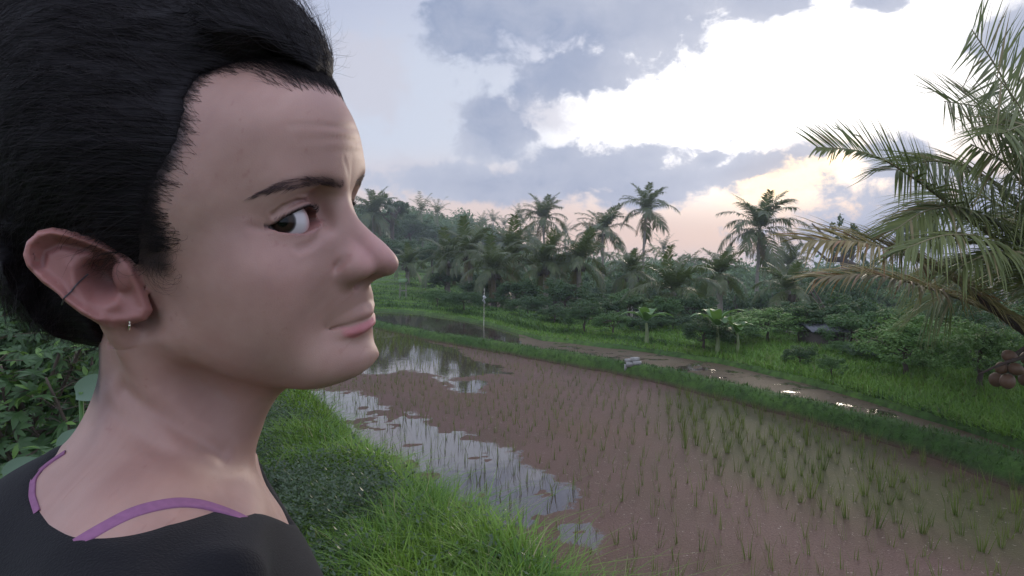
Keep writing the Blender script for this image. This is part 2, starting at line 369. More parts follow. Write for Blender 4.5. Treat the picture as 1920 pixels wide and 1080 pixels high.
def build_water():
    az = np.linspace(-0.95, 0.95, 560); r = np.geomspace(2.6, 34, 420)
    A, R = np.meshgrid(az, r, indexing='ij'); X = R*np.sin(A); Y = R*np.cos(A)
    tb = tB(X, Y); te = tE(X, Y)
    op = np.full(X.shape, -9.0)
    for p in OPEN: op = np.maximum(op, poly_sd(X, Y, p)/(0.35+0.02*R))
    gp = np.full(X.shape, -9.0)
    for p in GREENP: gp = np.maximum(gp, poly_sd(X, Y, p))
    op = op+1.0*(fbm(X*2.0, Y*2.0, 4)-0.5)-1.5*sst(.64, .74, fbm(X*3.6+4, Y*3.6, 3))*sst(12, 9, R)
    green = sst(-0.5, 0.8, gp+0.8*(fbm(X*1.5, Y*1.5, 4)-0.5))
    keep = ((tb < 0.15) & (te > -0.3))
    def sheet(name, keep, opn, grn, lvl=0.0):
        n, m = X.shape; idx = np.arange(n*m).reshape(n, m)
        k = keep[:-1, :-1] | keep[1:, :-1] | keep[:-1, 1:] | keep[1:, 1:]
        F = np.stack([idx[:-1, :-1], idx[1:, :-1], idx[1:, 1:], idx[:-1, 1:]], -1)[k]
        used = np.unique(F); mp = np.full(n*m, -1); mp[used] = np.arange(len(used)); F = mp[F]
        V = np.stack([X, Y, np.zeros_like(X)+lvl], -1).reshape(-1, 3)[used]
        o = ob(name, mesh_np(name, V, F, True, [mw], attrs={'open': opn.ravel()[used], 'green': grn.ravel()[used]})); tag(o, kind='structure')
    mw, t, b = mat('paddy_water'); b0 = b
    g = nn(t, 'ShaderNodeNewGeometry')
    def nz(s, d=5, r=0.6, dist=0):
        n_ = nn(t, 'ShaderNodeTexNoise'); n_.inputs['Scale'].default_value = s; n_.inputs['Detail'].default_value = d; n_.inputs['Roughness'].default_value = r; n_.inputs['Distortion'].default_value = dist
        t.links.new(g.outputs['Position'], n_.inputs['Vector']); return n_.outputs[0]
    ao = nn(t, 'ShaderNodeAttribute', attribute_name='open'); ag = nn(t, 'ShaderNodeAttribute', attribute_name='green')
    n1, n2, n3, n4 = nz(6, 6, 0.7), nz(60, 3, 0.6), nz(1.1, 4, 0.6), nz(0.35, 3)
    f = maprange(t, mth(t, 'ADD', ao.outputs['Fac'], mth(t, 'ADD', mth(t, 'MULTIPLY', mth(t, 'SUBTRACT', n1, 0.5), 1.1), mth(t, 'MULTIPLY', mth(t, 'SUBTRACT', n2, 0.5), 0.5))), -0.05, 0.08)
    # open water: smooth gloss over brown mud
    b.inputs['Base Color'].default_value = (0.05, 0.035, 0.03, 1); b.inputs['Roughness'].default_value = 0.04; b.inputs['IOR'].default_value = 2.1
    bp = nn(t, 'ShaderNodeBump'); bp.inputs['Distance'].default_value = 0.004; bp.inputs['Strength'].default_value = 0.25
    t.links.new(nz(5, 2), bp.inputs['Height']); t.links.new(bp.outputs[0], b.inputs['Normal'])
    # red-brown floating weed film
    s = nn(t, 'ShaderNodeBsdfPrincipled')
    red = mixc(t, maprange(t, n3, 0.35, 0.65), (0.088, 0.054, 0.038), (0.108, 0.062, 0.050))
    red = mixc(t, maprange(t, n4, 0.4, 0.7), red, (0.100, 0.058, 0.036))
    red = mixc(t, maprange(t, n2, 0.45, 0.75), red, (0.06, 0.035, 0.024))
    gre = mixc(t, n1, (0.042, 0.042, 0.018), (0.075, 0.070, 0.025))
    c = mixc(t, ag.outputs['Fac'], red, gre)
    c = mixc(t, maprange(t, nz(34, 3, 0.6, 1.5), 0.665, 0.70), c, (0.32, 0.27, 0.22))
    t.links.new(c, s.inputs['Base Color']); s.inputs['Roughness'].default_value = 0.7; s.inputs['Specular IOR Level'].default_value = 0.15
    b2 = nn(t, 'ShaderNodeBump'); b2.inputs['Distance'].default_value = 0.01; b2.inputs['Strength'].default_value = 0.6
    t.links.new(mth(t, 'ADD', n1, n2), b2.inputs['Height']); t.links.new(b2.outputs[0], s.inputs['Normal'])
    ms = nn(t, 'ShaderNodeMixShader'); t.links.new(f, ms.inputs[0]); t.links.new(s.outputs[0], ms.inputs[1]); t.links.new(b0.outputs[0], ms.inputs[2])
    t.links.new(ms.outputs[0], t.nodes['Material Output'].inputs[0])
    sheet('paddy_water', keep, op, green)
    o2 = np.where(X > 0.2, 1.2*(fbm(X*3.2, Y*3.2, 3)-0.66), 0.8)
    # glint patch on the ditch
    gl = poly_sd(X, Y, [tuple(G(a, b_)[:2]) for a, b_ in [(1450, 735), (1540, 752), (1640, 788), (1600, 800), (1480, 765), (1430, 745)]])
    o2 = np.maximum(o2, gl*0.25-0.8)
    k2 = (tb > 0.0) & (tb < 0.6+w1(X)) & (X < 6)
    sheet('ditch_water', k2, o2, np.clip(0.5+0*X, 0, 1), 0.14)
build_water()

# ------------------------------------------------------------------ grass, rice
def blades(P0, H, W, lean, az, curl=0.5, seg=3):
    """grass blades as tapered strips. arrays: P0 (n,3), H, W, lean, az -> V,F"""
    n = len(P0); k = seg+1
    t = np.linspace(0, 1, k)[None, :]
    out = lean[:, None]*(t+curl*t*t)*H[:, None]
    up = H[:, None]*t*(1-0.35*np.clip(lean, 0, 1.2)[:, None]*t)
    dx, dy = np.cos(az)[:, None], np.sin(az)[:, None]
    cx = P0[:, 0:1]+out*dx; cy = P0[:, 1:2]+out*dy; cz = P0[:, 2:3]+up
    fa = az+math.pi/2+rng.uniform(-.9, .9, n); wx, wy = np.cos(fa)[:, None], np.sin(fa)[:, None]
    ww = W[:, None]*np.where(t < 1, (1-t)**0.6, 0.0)*0.5
    Lf = np.stack([cx-wx*ww, cy-wy*ww, cz], -1)[:, :-1]; Rt = np.stack([cx+wx*ww, cy+wy*ww, cz], -1)[:, :-1]
    tip = np.stack([cx, cy, cz], -1)[:, -1:]
    V = np.concatenate([Lf, Rt, tip], 1)               # n, 2*seg+1, 3
    nv = 2*seg+1; b = (np.arange(n)*nv)[:, None]
    q = np.stack([np.stack([b[:, 0]+i, b[:, 0]+seg+i, b[:, 0]+seg+i+1, b[:, 0]+i+1], -1) for i in range(seg-1)], 1).reshape(-1, 4)
    tr = np.stack([b[:, 0]+seg-1, b[:, 0]+2*seg-1, b[:, 0]+2*seg], -1)
    return V.reshape(-1, 3), q, tr
def scatter(n, dmin, dmax, a0, a1, cond, pw=1.0):
    """points with density falling with distance (area per point grows as r^pw)"""
    u = rng.random(n); r = (dmin**(2-pw)+u*(dmax**(2-pw)-dmin**(2-pw)))**(1/(2-pw)) if pw != 2 else dmin*(dmax/dmin)**u
    a = rng.uniform(a0, a1, n); x = r*np.sin(a); y = r*np.cos(a)
    tb = tB(x, y); te = tE(x, y); m = cond(x, y, tb, te)
    return x[m], y[m], tb[m], te[m]
M_grass_bright = leafmat('grass_bright', (0.05, 0.14, 0.018), (0.21, 0.34, 0.04), tip=((0.30, 0.28, 0.13), 0.03))
M_grass_deep = leafmat('grass_deep', (0.025, 0.07, 0.018), (0.06, 0.13, 0.025))
M_weed = leafmat('bank_weed_leaf', (0.022, 0.05, 0.016), (0.05, 0.095, 0.03), rough=0.35, spec=0.5)
M_rice = leafmat('rice_leaf', (0.07, 0.105, 0.025), (0.20, 0.24, 0.055), tip=((0.16, 0.13, 0.06), 0.12))
M_field = leafmat('field_grass', (0.09, 0.20, 0.028), (0.19, 0.33, 0.05), tip=((0.2, 0.2, 0.08), 0.04))

def build_grass():
    # near bank: tall bright grass towards the water, low dark weeds closer to the path
    x, y, tb, te = scatter(120000, 2.3, 15, -0.62, 0.35, lambda x, y, tb, te: (te < 0.06) & (te > -3.2) & (tb < -0.3), 1.2)
    d = np.hypot(x, y); nb = fbm(x*0.9, y*0.9, 3)
    bright = sst(-1.45, -0.75, te+2.2*(nb-0.5)+0.5*sst(4.6, 3.2, d)*sst(-0.35, 0.1, x/np.maximum(y, .1)))
    keep = rng.random(len(x)) < (0.16+0.84*bright); x, y, te, d, bright = x[keep], y[keep], te[keep], d[keep], bright[keep]
    z = height(x, y)
    n = len(x); tuft = fbm(x*4, y*4, 3); H = rng.uniform(0.10, 0.27, n)*(0.4+0.6*bright)*(.6+.8*tuft); W = rng.uniform(0.005, 0.012, n)*(1+0.05*d)
    V, q, tr = blades(np.stack([x, y, z-0.02], -1), H, W, rng.gamma(2.0, 0.30, n), 6.3*fbm(x*1.5, y*1.5, 2)+rng.normal(0, 1.4, n), 0.9, 4)
    tag(ob('grass', mesh_np('grass', V, [q, tr], True, [M_grass_bright])), 'long bright green grass along the edge of the near bank', 'grass', kind='stuff')
    # a few long arching blades leaning over the water
    k = 60; xx = []; 
    a = rng.uniform(-0.1, 0.28, 900); r = rng.uniform(2.8, 5.2, 900); X = r*np.sin(a); Y = r*np.cos(a); e = tE(X, Y); m = np.abs(e+0.1) < 0.12; X, Y = X[m][:90], Y[m][:90]
    V, q, tr = blades(np.stack([X, Y, height(X, Y)-0.02], -1), rng.uniform(0.35, 0.6, len(X)), rng.uniform(0.006, 0.011, len(X)), rng.uniform(0.35, 0.9, len(X)), rng.normal(0.4, 0.9, len(X)), 0.9, 7)
    M_straw = leafmat('long_blade', (0.09, 0.19, 0.03), (0.20, 0.30, 0.06), tip=((0.34, 0.32, 0.17), 0.2))
    tag(ob('long_grass', mesh_np('long_grass', V, [q, tr], True, [M_straw])), 'long arching pale blades bending over the water edge', 'grass', kind='stuff')
    # weeds: small rounded leaves in sprigs
    x, y, tb, te = scatter(30000, 1.6, 13, -0.75, 0.35, lambda x, y, tb, te: (te < 0.0) & (te > -3.6) & (tb < -0.3), 1.4)
    d = np.hypot(x, y); keep = rng.random(len(x)) < (1.0-0.9*sst(-1.5, -0.85, te+2.2*(fbm(x*0.9, y*0.9, 3)-0.5)+0.5*sst(4.6, 3.2, d)*sst(-0.35, 0.1, x/np.maximum(y, .1))))
    x, y, d = x[keep], y[keep], d[keep]
    Vs = []; Fs = []; n = len(x); z = height(x, y)
    per = 9; c = np.repeat(np.stack([x, y, z], -1), per, 0); m = len(c)
    off = rng.normal(0, 0.035, (m, 3)); off[:, 2] = rng.uniform(0.0, 0.17, m)*np.repeat(0.6+0.8*rng.random(n), per)
    c = c+off; yaw = rng.uniform(0, 6.3, m); tilt = rng.uniform(-0.2, 0.9, m); s = rng.uniform(0.006, 0.017, m)*np.repeat(1+0.03*d, per)
    dx = np.stack([np.cos(yaw)*np.cos(tilt), np.sin(yaw)*np.cos(tilt), np.sin(tilt)], -1); sx = np.stack([-np.sin(yaw), np.cos(yaw), 0*yaw], -1)
    s_ = s[:, None]; nrm = np.cross(dx, sx)
    V = np.stack([c, c+dx*s_+sx*s_*0.55-nrm*s_*.15, c+dx*s_*2.3, c+dx*s_-sx*s_*0.55-nrm*s_*.15], 1).reshape(-1, 3)
    F = np.arange(m*4).reshape(-1, 4)
    tag(ob('ground_weeds', mesh_np('ground_weeds', V, F, False, [M_weed])), 'low dark green leafy weeds covering the near bank', 'weeds', kind='stuff')
    # bund grass
    x, y, tb, te = scatter(230000, 5.5, 34, -0.35, 0.72, lambda x, y, tb, te: (tb > -0.20) & (tb < 0.34) & (te > 0), 1.0)
    z = height(x, y); n = len(x); d = np.hypot(x, y)
    V, q, tr = blades(np.stack([x, y, z-0.01], -1), rng.uniform(0.03, 0.10, n), rng.uniform(0.006, 0.012, n)*(1+0.04*d), rng.gamma(2, 0.3, n), rng.uniform(0, 6.3, n), 0.5, 2)
    tag(ob('bund_grass', mesh_np('bund_grass', V, [q, tr], False, [M_grass_deep])), 'short grass covering the bund across the paddies', 'grass', kind='stuff')
    # field grass beyond
    x, y, tb, te = scatter(560000, 7.5, 55, -0.75, 0.75, lambda x, y, tb, te: (tb > 0.42+w1(x)), 1.5)
    z = height(x, y); n = len(x); d = np.hypot(x, y)
    V, q, tr = blades(np.stack([x, y, z-0.01], -1), rng.uniform(0.03, 0.10, n)*(0.6+0.9*fbm(x*.7, y*.7, 3))*(1+1.2*sst(2, 5, x)), rng.uniform(0.008, 0.015, n)*(1+0.05*d), rng.gamma(2, 0.3, n), rng.uniform(0, 6.3, n), 0.5, 2)
    tag(ob('field_grass', mesh_np('field_grass', V, [q, tr], False, [M_field])), 'bright grass on the fields beyond the bund', 'grass', kind='stuff')
build_grass()
def edge_grass():
    # darker, longer grass left standing on the little field bunds and terrace risers
    x, y, tb, te = scatter(700000, 9, 60, -0.35, 0.6, lambda x, y, tb, te: tb > 0.5+w1(x), 1.5)
    e = .12; gx_ = (height(x+e, y)-height(x-e, y))/(2*e); gy_ = (height(x, y+e)-height(x, y-e))/(2*e); g = np.hypot(gx_, gy_); m = rng.random(len(x)) < sst(.35, .9, g); x, y = x[m], y[m]; n = len(x); d = np.hypot(x, y); print('edge', n)
    V, q, tr = blades(np.stack([x, y, height(x, y)-.01], -1), rng.uniform(.08, .22, n), rng.uniform(.010, .018, n)*(1+.05*d), rng.gamma(2, .3, n), rng.uniform(0, 6.3, n), .6, 2)
    tag(ob('terrace_edge_grass', mesh_np('terrace_edge_grass', V, [q, tr], False, [M_grass_deep])), 'darker long grass along the small field banks and terrace steps', 'grass', kind='stuff')
edge_grass()

def rice_tuft(seed, nb, hgt):
    r = np.random.default_rng(seed); n = nb
    P0 = np.stack([r.normal(0, .010, n), r.normal(0, .010, n), np.full(n, -0.10)], -1)
    V, q, tr = blades(P0, r.uniform(0.65, 1.0, n)*(hgt+0.1), r.uniform(.006, .010, n), r.uniform(0.01, 0.15, n), r.uniform(0, 6.3, n), 1.3, 3)
    return V, q, tr
def build_rice():
    kinds = [rice_tuft(s, nb, h) for s, nb, h in [(1, 6, .17), (2, 8, .20), (3, 5, .15), (4, 13, .20), (5, 5, .19), (6, 18, .23)]]
    meshes = [mesh_np('rice_seedling', V, [q, tr], False, [M_rice]) for V, q, tr in kinds]
    # rows roughly parallel to the bund
    th = math.radians(-58); ux, uy = math.cos(th), math.sin(th)
    gx, gy = np.meshgrid(np.arange(-100, 100)*0.22, np.arange(-80, 80)*0.22)
    gx = gx.ravel(); gy = gy.ravel(); X = gx*ux-gy*uy+rng.normal(0, .02, gx.size)-1; Y = gx*uy+gy*ux+rng.normal(0, .02, gx.size)+13
    tb = tB(X, Y); te = tE(X, Y); az = np.arctan2(X, Y)
    m = (tb < -0.25) & (te > 0.25) & (np.abs(az) < 0.72) & (Y > 2.8) & (rng.random(X.size) < 0.93)
    X, Y = X[m], Y[m]
    gp = np.full(X.shape, -9.0)
    for p in GREENP: gp = np.maximum(gp, poly_sd(X, Y, p))
    extra_p = gp > 0
    o = np.argsort(np.hypot(X, Y)); X, Y, lush = X[o], Y[o], extra_p[o]
    kk = np.where(lush, rng.choice([3, 5, 1, 5], len(X)), rng.choice([0, 1, 2, 4, 0, 4], len(X)))
    print('rice', len(X))
    rest = []
    for i in range(len(X)):
        s = rng.uniform(0.75, 1.2)
        if i < 300:
            o = ob('rice_seedling', meshes[kk[i]], loc=(X[i], Y[i], 0)); o.rotation_euler = (rng.normal(0, .05), rng.normal(0, .05), rng.uniform(0, 6.3)); o.scale = (s, s, s)
            if lush[i]: tag(o, 'lush green tuft of rice in the thickly planted corner below the bund', 'rice plant', 'lush rice tufts below the bund')
            else: tag(o, 'thin young rice seedling standing in the near flooded paddy', 'rice plant', 'rice seedlings in the near paddy')
        else: rest.append((X[i], Y[i], kk[i], s))
    Vs = []; qs = []; ts = []; n0 = 0
    def addrest(x, y, k, s):
        nonlocal n0
        V, q, tr = kinds[k]; a = rng.uniform(0, 6.3); c, s_ = math.cos(a), math.sin(a)
        V = V*s; V = np.stack([V[:, 0]*c-V[:, 1]*s_+x, V[:, 0]*s_+V[:, 1]*c+y, V[:, 2]], -1); Vs.append(V); qs.append(q+n0); ts.append(tr+n0); n0 += len(V)
    for a in rest: addrest(*a)
    # the narrow strip behind the bund
    g2x = gx*ux-gy*uy+rng.normal(0, .03, gx.size)-1; g2y = gx*uy+gy*ux+13+rng.normal(0, .03, gx.size)
    t2 = tB(g2x, g2y); m = (t2 > 0.45) & (t2 < w1(g2x)+0.15) & (g2x < 1.5) & (g2y > 0)
    for x, y in zip(g2x[m], g2y[m]): addrest(x, y, int(rng.choice([0, 1, 2])), 1.0)
    tag(ob('rice_seedlings', mesh_np('rice_seedlings', np.concatenate(Vs), [np.concatenate(qs), np.concatenate(ts)], False, [M_rice])),
        'farther rows of young rice seedlings in the flooded paddy', 'rice plants', kind='stuff')
build_rice()
# ------------------------------------------------------------------ trees, palms, shrubs
M_bark = simple('palm_bark', (0.24, 0.215, 0.18), 0.9, 0.1, 0.35, 6)
M_wood = simple('tree_bark', (0.09, 0.07, 0.055), 0.9, 0.1, 0.35, 5)
M_palm = leafmat('palm_leaf', (0.055, 0.080, 0.030), (0.115, 0.14, 0.05), rough=0.4, spec=0.45, tip=((0.16, 0.12, 0.06), 0.05))
M_palmd = leafmat('palm_leaf_dry', (0.12, 0.085, 0.04), (0.20, 0.14, 0.06), rough=0.6)
M_near = leafmat('near_palm_leaf', (0.085, 0.115, 0.03), (0.20, 0.22, 0.07), rough=0.45, spec=0.3, tip=((0.24, 0.19, 0.09), 0.10))
M_neary = leafmat("near_palm_leaf_yellow", (0.20, 0.165, 0.065), (0.42, 0.32, 0.13), rough=0.45, spec=0.4, tip=((0.30, 0.15, 0.06), 0.14))
M_leafd = leafmat('leaf_dark', (0.030, 0.068, 0.028), (0.065, 0.115, 0.045), rough=0.55, spec=0.2)
M_leafm = leafmat('leaf_mid', (0.050, 0.11, 0.036), (0.11, 0.19, 0.065), rough=0.55, spec=0.2)
M_leafl = leafmat('leaf_light', (0.08, 0.17, 0.042), (0.17, 0.28, 0.08), rough=0.55, spec=0.2)
M_banana = leafmat('banana_leaf', (0.06, 0.14, 0.03), (0.12, 0.24, 0.06), rough=0.35, spec=0.4, transl=0.45)
LM = [M_leafd, M_leafm, M_leafl]

def frond(L, nleaf, leafL, elev, droop, seed, width=0.035, segs=3, wind=0.0, twist=0.0, vee=0.5, dro=0.8, thick=0.02):
    """one coconut frond from the origin along +x: rachis tube and two rows of leaflets -> (V, quads, tris), rachis V,F"""
    r = np.random.default_rng(seed); n = 16; t = np.linspace(0, 1, n)
    ang = elev-droop*t**1.3; ds = L/(n-1)
    x = np.r_[0, np.cumsum(np.cos(ang[:-1])*ds)]; z = np.r_[0, np.cumsum(np.sin(ang[:-1])*ds)]; y = wind*t*t*L
    R = np.stack([x, y, z], 1)
    tt = np.repeat(np.linspace(0.13, 1.0, nleaf), 2); sd = np.tile([-1, 1], nleaf); m = len(tt)
    tt = np.clip(tt+r.normal(0, 0.004, m), 0, 1)
    P0 = np.stack([np.interp(tt, t, R[:, k]) for k in range(3)], 1)
    dR = np.gradient(R, axis=0); T = np.stack([np.interp(tt, t, dR[:, k]) for k in range(3)], 1); T /= np.linalg.norm(T, axis=1)[:, None]
    S = np.cross(T, [0, 0, 1.0]); S /= np.linalg.norm(S, axis=1)[:, None]; U = np.cross(S, T)
    tw = twist*tt; c, s = np.cos(tw)[:, None], np.sin(tw)[:, None]; S, U = S*c+U*s, U*c-S*s
    ll = leafL*(0.35+0.65*np.sin(np.pi*np.clip(tt*0.86+0.08, 0, 1))**0.7)*r.uniform(0.85, 1.08, m)
    fw = 0.45+0.9*tt**2+r.normal(0, .08, m)
    D = S*sd[:, None]+T*fw[:, None]+U*(vee*(1-0.4*tt)+r.normal(0, .12, m))[:, None]; D /= np.linalg.norm(D, axis=1)[:, None]
    k = segs+1; u = np.linspace(0, 1, k)
    dr = dro*(r.uniform(0.6, 1.4, m))
    C_ = P0[:, None]+D[:, None]*(ll[:, None]*u)[..., None]; C_[..., 2] -= (dr*ll)[:, None]*u**2*0.6
    W_ = np.cross(D, U*1.0); W_ /= np.linalg.norm(W_, axis=1)[:, None]+1e-9
    ww = width*np.array([0.6, 1.0, 0.8, 0.5, 0.3][:k] if k > 2 else [1, .5]); ww[-1] = 0
    Lf = (C_-W_[:, None]*(ww/2)[None, :, None])[:, :-1]; Rt = (C_+W_[:, None]*(ww/2)[None, :, None])[:, :-1]
    V = np.concatenate([Lf, Rt, C_[:, -1:]], 1); nv = 2*segs+1; b = np.arange(m)*nv
    q = np.concatenate([np.stack([b+i, b+segs+i, b+segs+i+1, b+i+1], -1) for i in range(segs-1)]) if segs > 1 else np.zeros((0, 4), int)
    tr = np.stack([b+segs-1, b+2*segs-1, b+2*segs], -1)
    mb = MB(); mb.tube(R, thick*(1-0.85*t), 5)
    return V.reshape(-1, 3), q, tr, mb
def frond_mesh(name, mats, **kw):
    V, q, tr, mb = frond(**kw); rv = np.concatenate(mb.V); n0 = len(V)
    fs = [q, tr]+[np.concatenate(f)+n0 for f in mb.F.values()]
    fs = [f for f in fs if len(f)]; mi = np.concatenate([np.full(len(f), 0 if i < len(fs)-len(mb.F) else 1) for i, f in enumerate(fs)])
    return mesh_np(name, np.concatenate([V, rv]), fs, False, mats, mi)
FR = [frond_mesh('frond', [M_palm, M_palm], L=3.9, nleaf=42, leafL=1.0, elev=e, droop=d, seed=i, width=0.085, segs=2, dro=dd, wind=wi) for i, (e, d, dd, wi) in enumerate(
    [(1.35, 0.8, .5, 0), (1.1, 1.35, .9, .10), (0.8, 1.6, 1.1, -.10), (0.4, 1.6, 1.3, .06), (-0.05, 1.4, 1.4, 0), (-0.6, .9, 1.5, -.05), (1.25, 1.2, .7, -.18)])]
FRd = frond_mesh('frond', [M_palmd, M_palmd], L=3.2, nleaf=22, leafL=0.7, elev=-1.0, droop=.55, seed=44, width=0.07, segs=2, dro=1.3)
def crown_list(r, nf, full=1.0):
    out = []
    for i in range(nf):
        az = i*2.39996+r.normal(0, .15); f = i/nf
        k = 0 if f < .18 else 6 if f < .3 else 1 if f < .48 else 2 if f < .66 else 3 if f < .8 else 4 if f < .92 else 5
        out.append((k, az, r.uniform(0.85, 1.1)))
    return out
def trunk_mesh(h, r0, r1, lean, seed):
    r = np.random.default_rng(seed); n = 14; t = np.linspace(0, 1, n); a = r.uniform(0, 6.3)
    off = lean*h*(t**2-0*t); P_ = np.stack([off*math.cos(a)-lean*h*math.cos(a)+r.normal(0, .01, n), off*math.sin(a)-lean*h*math.sin(a)+r.normal(0, .01, n), h*(t-1)], 1)
    mb = MB(); mb.tube(P_, r0+(r1-r0)*t+0.12*np.exp(-t*9), 9); return mb.mesh('trunk', [M_bark], True), P_[0]
NUTS = None
def palm(px, py, Y, ybase, R=1.0, seed=0, nf=22, label='', group='coconut palms beyond the paddies', lean=0.03, merged=False):
    """crown centre at a photo pixel and depth; trunk runs down to the ground"""
    r = np.random.default_rng(seed); c = P(px, py, Y); zg = float(height(c[0], c[1])); h = max(c[2]-zg+0.3, 2.0)
    root = empty('palm_tree', c); tag(root, label, 'palm tree', group)
    me, b = trunk_mesh(h, 0.16, 0.10, lean, seed); ob('trunk', me, root)
    lst = crown_list(r, nf)
    if merged:
        Vs = []; Fq = []; n0 = 0
        for k, az, s in lst:
            V, q, tr, mb = frond(L=3.6, nleaf=18, leafL=0.95, elev=[1.35, 1.1, .85, .5, .1, -.4, 1.25][k], droop=[.7, 1.1, 1.35, 1.5, 1.5, 1.1, 1.0][k], seed=k+seed, width=0.13, segs=1, dro=.9)
            V = V*s*R; ca, sa = math.cos(az), math.sin(az); V = np.stack([V[:, 0]*ca-V[:, 1]*sa, V[:, 0]*sa+V[:, 1]*ca, V[:, 2]], 1); Vs.append(V); Fq.append(tr+n0); n0 += len(V)
        ob('crown', mesh_np('crown', np.concatenate(Vs), [np.concatenate(Fq)], False, [M_palm]), root)
    else:
        for k, az, s in lst:
            o = ob('frond', FR[k], root); o.rotation_euler = (r.normal(0, .15), r.normal(0, .08), az); o.scale = (s*R,)*3
        for i in range(3):
            o = ob('dead_frond', FRd, root); o.rotation_euler = (0, r.uniform(-.2, .3), r.uniform(0, 6.3)); o.scale = (R*r.uniform(.6, 1),)*3
        mb = MB()
        for i in range(9):
            a = r.uniform(0, 6.3); mb.tube(np.array([[math.cos(a)*.2, math.sin(a)*.2, -.15], [math.cos(a)*.28, math.sin(a)*.28, -.3], [math.cos(a)*.3, math.sin(a)*.3, -.45]]), [.05, .12, .04], 6)
        ob('coconuts', mb.mesh('coconuts', [M_wood], True), root)
    return root
# leaf crowns: clumps of leaf faces
def leaf_cloud(seed, rad, nclump, nleaf, size, squash=0.8, clump_r=0.28, low=-0.5):
    r = np.random.default_rng(seed)
    d = r.normal(size=(nclump, 3)); d /= np.linalg.norm(d, axis=1)[:, None]; d[:, 2] = np.where(d[:, 2] < low, -d[:, 2]*0.5, d[:, 2])
    rr = r.uniform(0.45, 1.0, nclump)**0.6; lump = 1+0.28*np.sin(d[:, 0]*4+seed)+0.2*np.cos(d[:, 1]*5+seed*2)
    cc = d*(rr*lump)[:, None]*rad; cc[:, 2] *= squash; cr = rad*clump_r*r.uniform(0.6, 1.3, nclump)
    c = np.repeat(cc, nleaf, 0); m = len(c); o = r.normal(size=(m, 3)); o /= np.linalg.norm(o, axis=1)[:, None]
    o2 = o*(np.repeat(cr, nleaf)*r.uniform(0.3, 1, m)**0.5)[:, None]; o2[:, 2] *= 0.7; p = c+o2
    nrm = o+np.array([0, 0, 0.7])+r.normal(0, .45, (m, 3)); nrm /= np.linalg.norm(nrm, axis=1)[:, None]
    a = np.cross(nrm, r.normal(size=(m, 3))); a /= np.linalg.norm(a, axis=1)[:, None]; b = np.cross(nrm, a)
    s = (size*r.uniform(0.6, 1.3, m))[:, None]
    V = np.stack([p-a*s, p+b*s*.45-nrm*s*.12, p+a*s, p-b*s*.45-nrm*s*.12], 1).reshape(-1, 3)
    return V, np.arange(m*4).reshape(-1, 4), cc
def tree_mesh(seed, h, rad, nclump, nleaf, size, mat_, squash=0.8, crown_low=0.35, clump_r=.28):
    V, F, cc = leaf_cloud(seed, rad, nclump, nleaf, size, squash, clump_r); V = V*[rad/np.percentile(np.abs(V[:, 0]), 99.5), rad/np.percentile(np.abs(V[:, 1]), 99.5), 1]; k_ = rad*squash/np.percentile(V[:, 2], 99.7); V[:, 2] *= k_; cz = h-rad*squash; V = V+[0, 0, cz]
    cm = mesh_np('crown', V, [F], False, [mat_])
    r = np.random.default_rng(seed+5); mb = MB(); t = np.linspace(0, 1, 8); tr = 0.028*h+0.03
    tp = np.stack([r.normal(0, .03*h, 8)*t, r.normal(0, .03*h, 8)*t, (cz+rad*.1)*t], 1); mb.tube(tp, tr*(1-.65*t), 7)
    for i in r.choice(len(cc), min(9, len(cc)), replace=False):
        s = tp[r.integers(4, 8)]; e = cc[i]+[0, 0, cz]; mid = (s+e)/2+[0, 0, -.05*h]; mb.tube(np.array([s, mid, e]), [tr*.4, tr*.25, tr*.1], 5)
    return cm, mb.mesh('trunk', [M_wood], True)
TREES = {}
def get_tree(kind, v):
    key = (kind, v)
    if key not in TREES:
        if kind == 'big': TREES[key] = tree_mesh(100+v, 1.0, 0.40, 90, 46, 0.030, LM[v % 3], 0.95)
        if kind == 'tall': TREES[key] = tree_mesh(200+v, 1.0, 0.27, 70, 40, 0.026, LM[v % 3], 1.25)
        if kind == 'sparse': TREES[key] = tree_mesh(300+v, 1.0, 0.36, 26, 38, 0.034, LM[0], 0.7, clump_r=.2)
        if kind == 'shrub': TREES[key] = tree_mesh(400+v, 1.0, 0.56, 110, 60, 0.026, LM[v % 3], 0.78, clump_r=.25)
    return TREES[key]
def tree(kind, v, px, ytop, Y, wpx, label, cat='tree', group='trees beyond the paddies', name='broadleaf_tree', hmin=0):
    top = P(px, ytop, Y); zg = float(height(top[0], top[1])); h = max(top[2]-zg, 0.4)
    cm, tm = get_tree(kind, v); rad = {'big': .40, 'tall': .27, 'sparse': .36, 'shrub': .56}[kind]
    wid = wpx/FPX*Y/2; sx = wid/rad
    root = empty(name, (top[0], top[1], zg-0.05)); tag(root, label, cat, group)
    for nm, me in (('crown', cm), ('trunk', tm)):
        o = ob(nm, me, root); o.scale = (sx, sx, h) if nm == 'crown' else (max(h*.8, .3), max(h*.8, .3), h)
        o.rotation_euler = (0, 0, (px*0.37) % 6.28)
    return root
def G_(n): return P(*n)

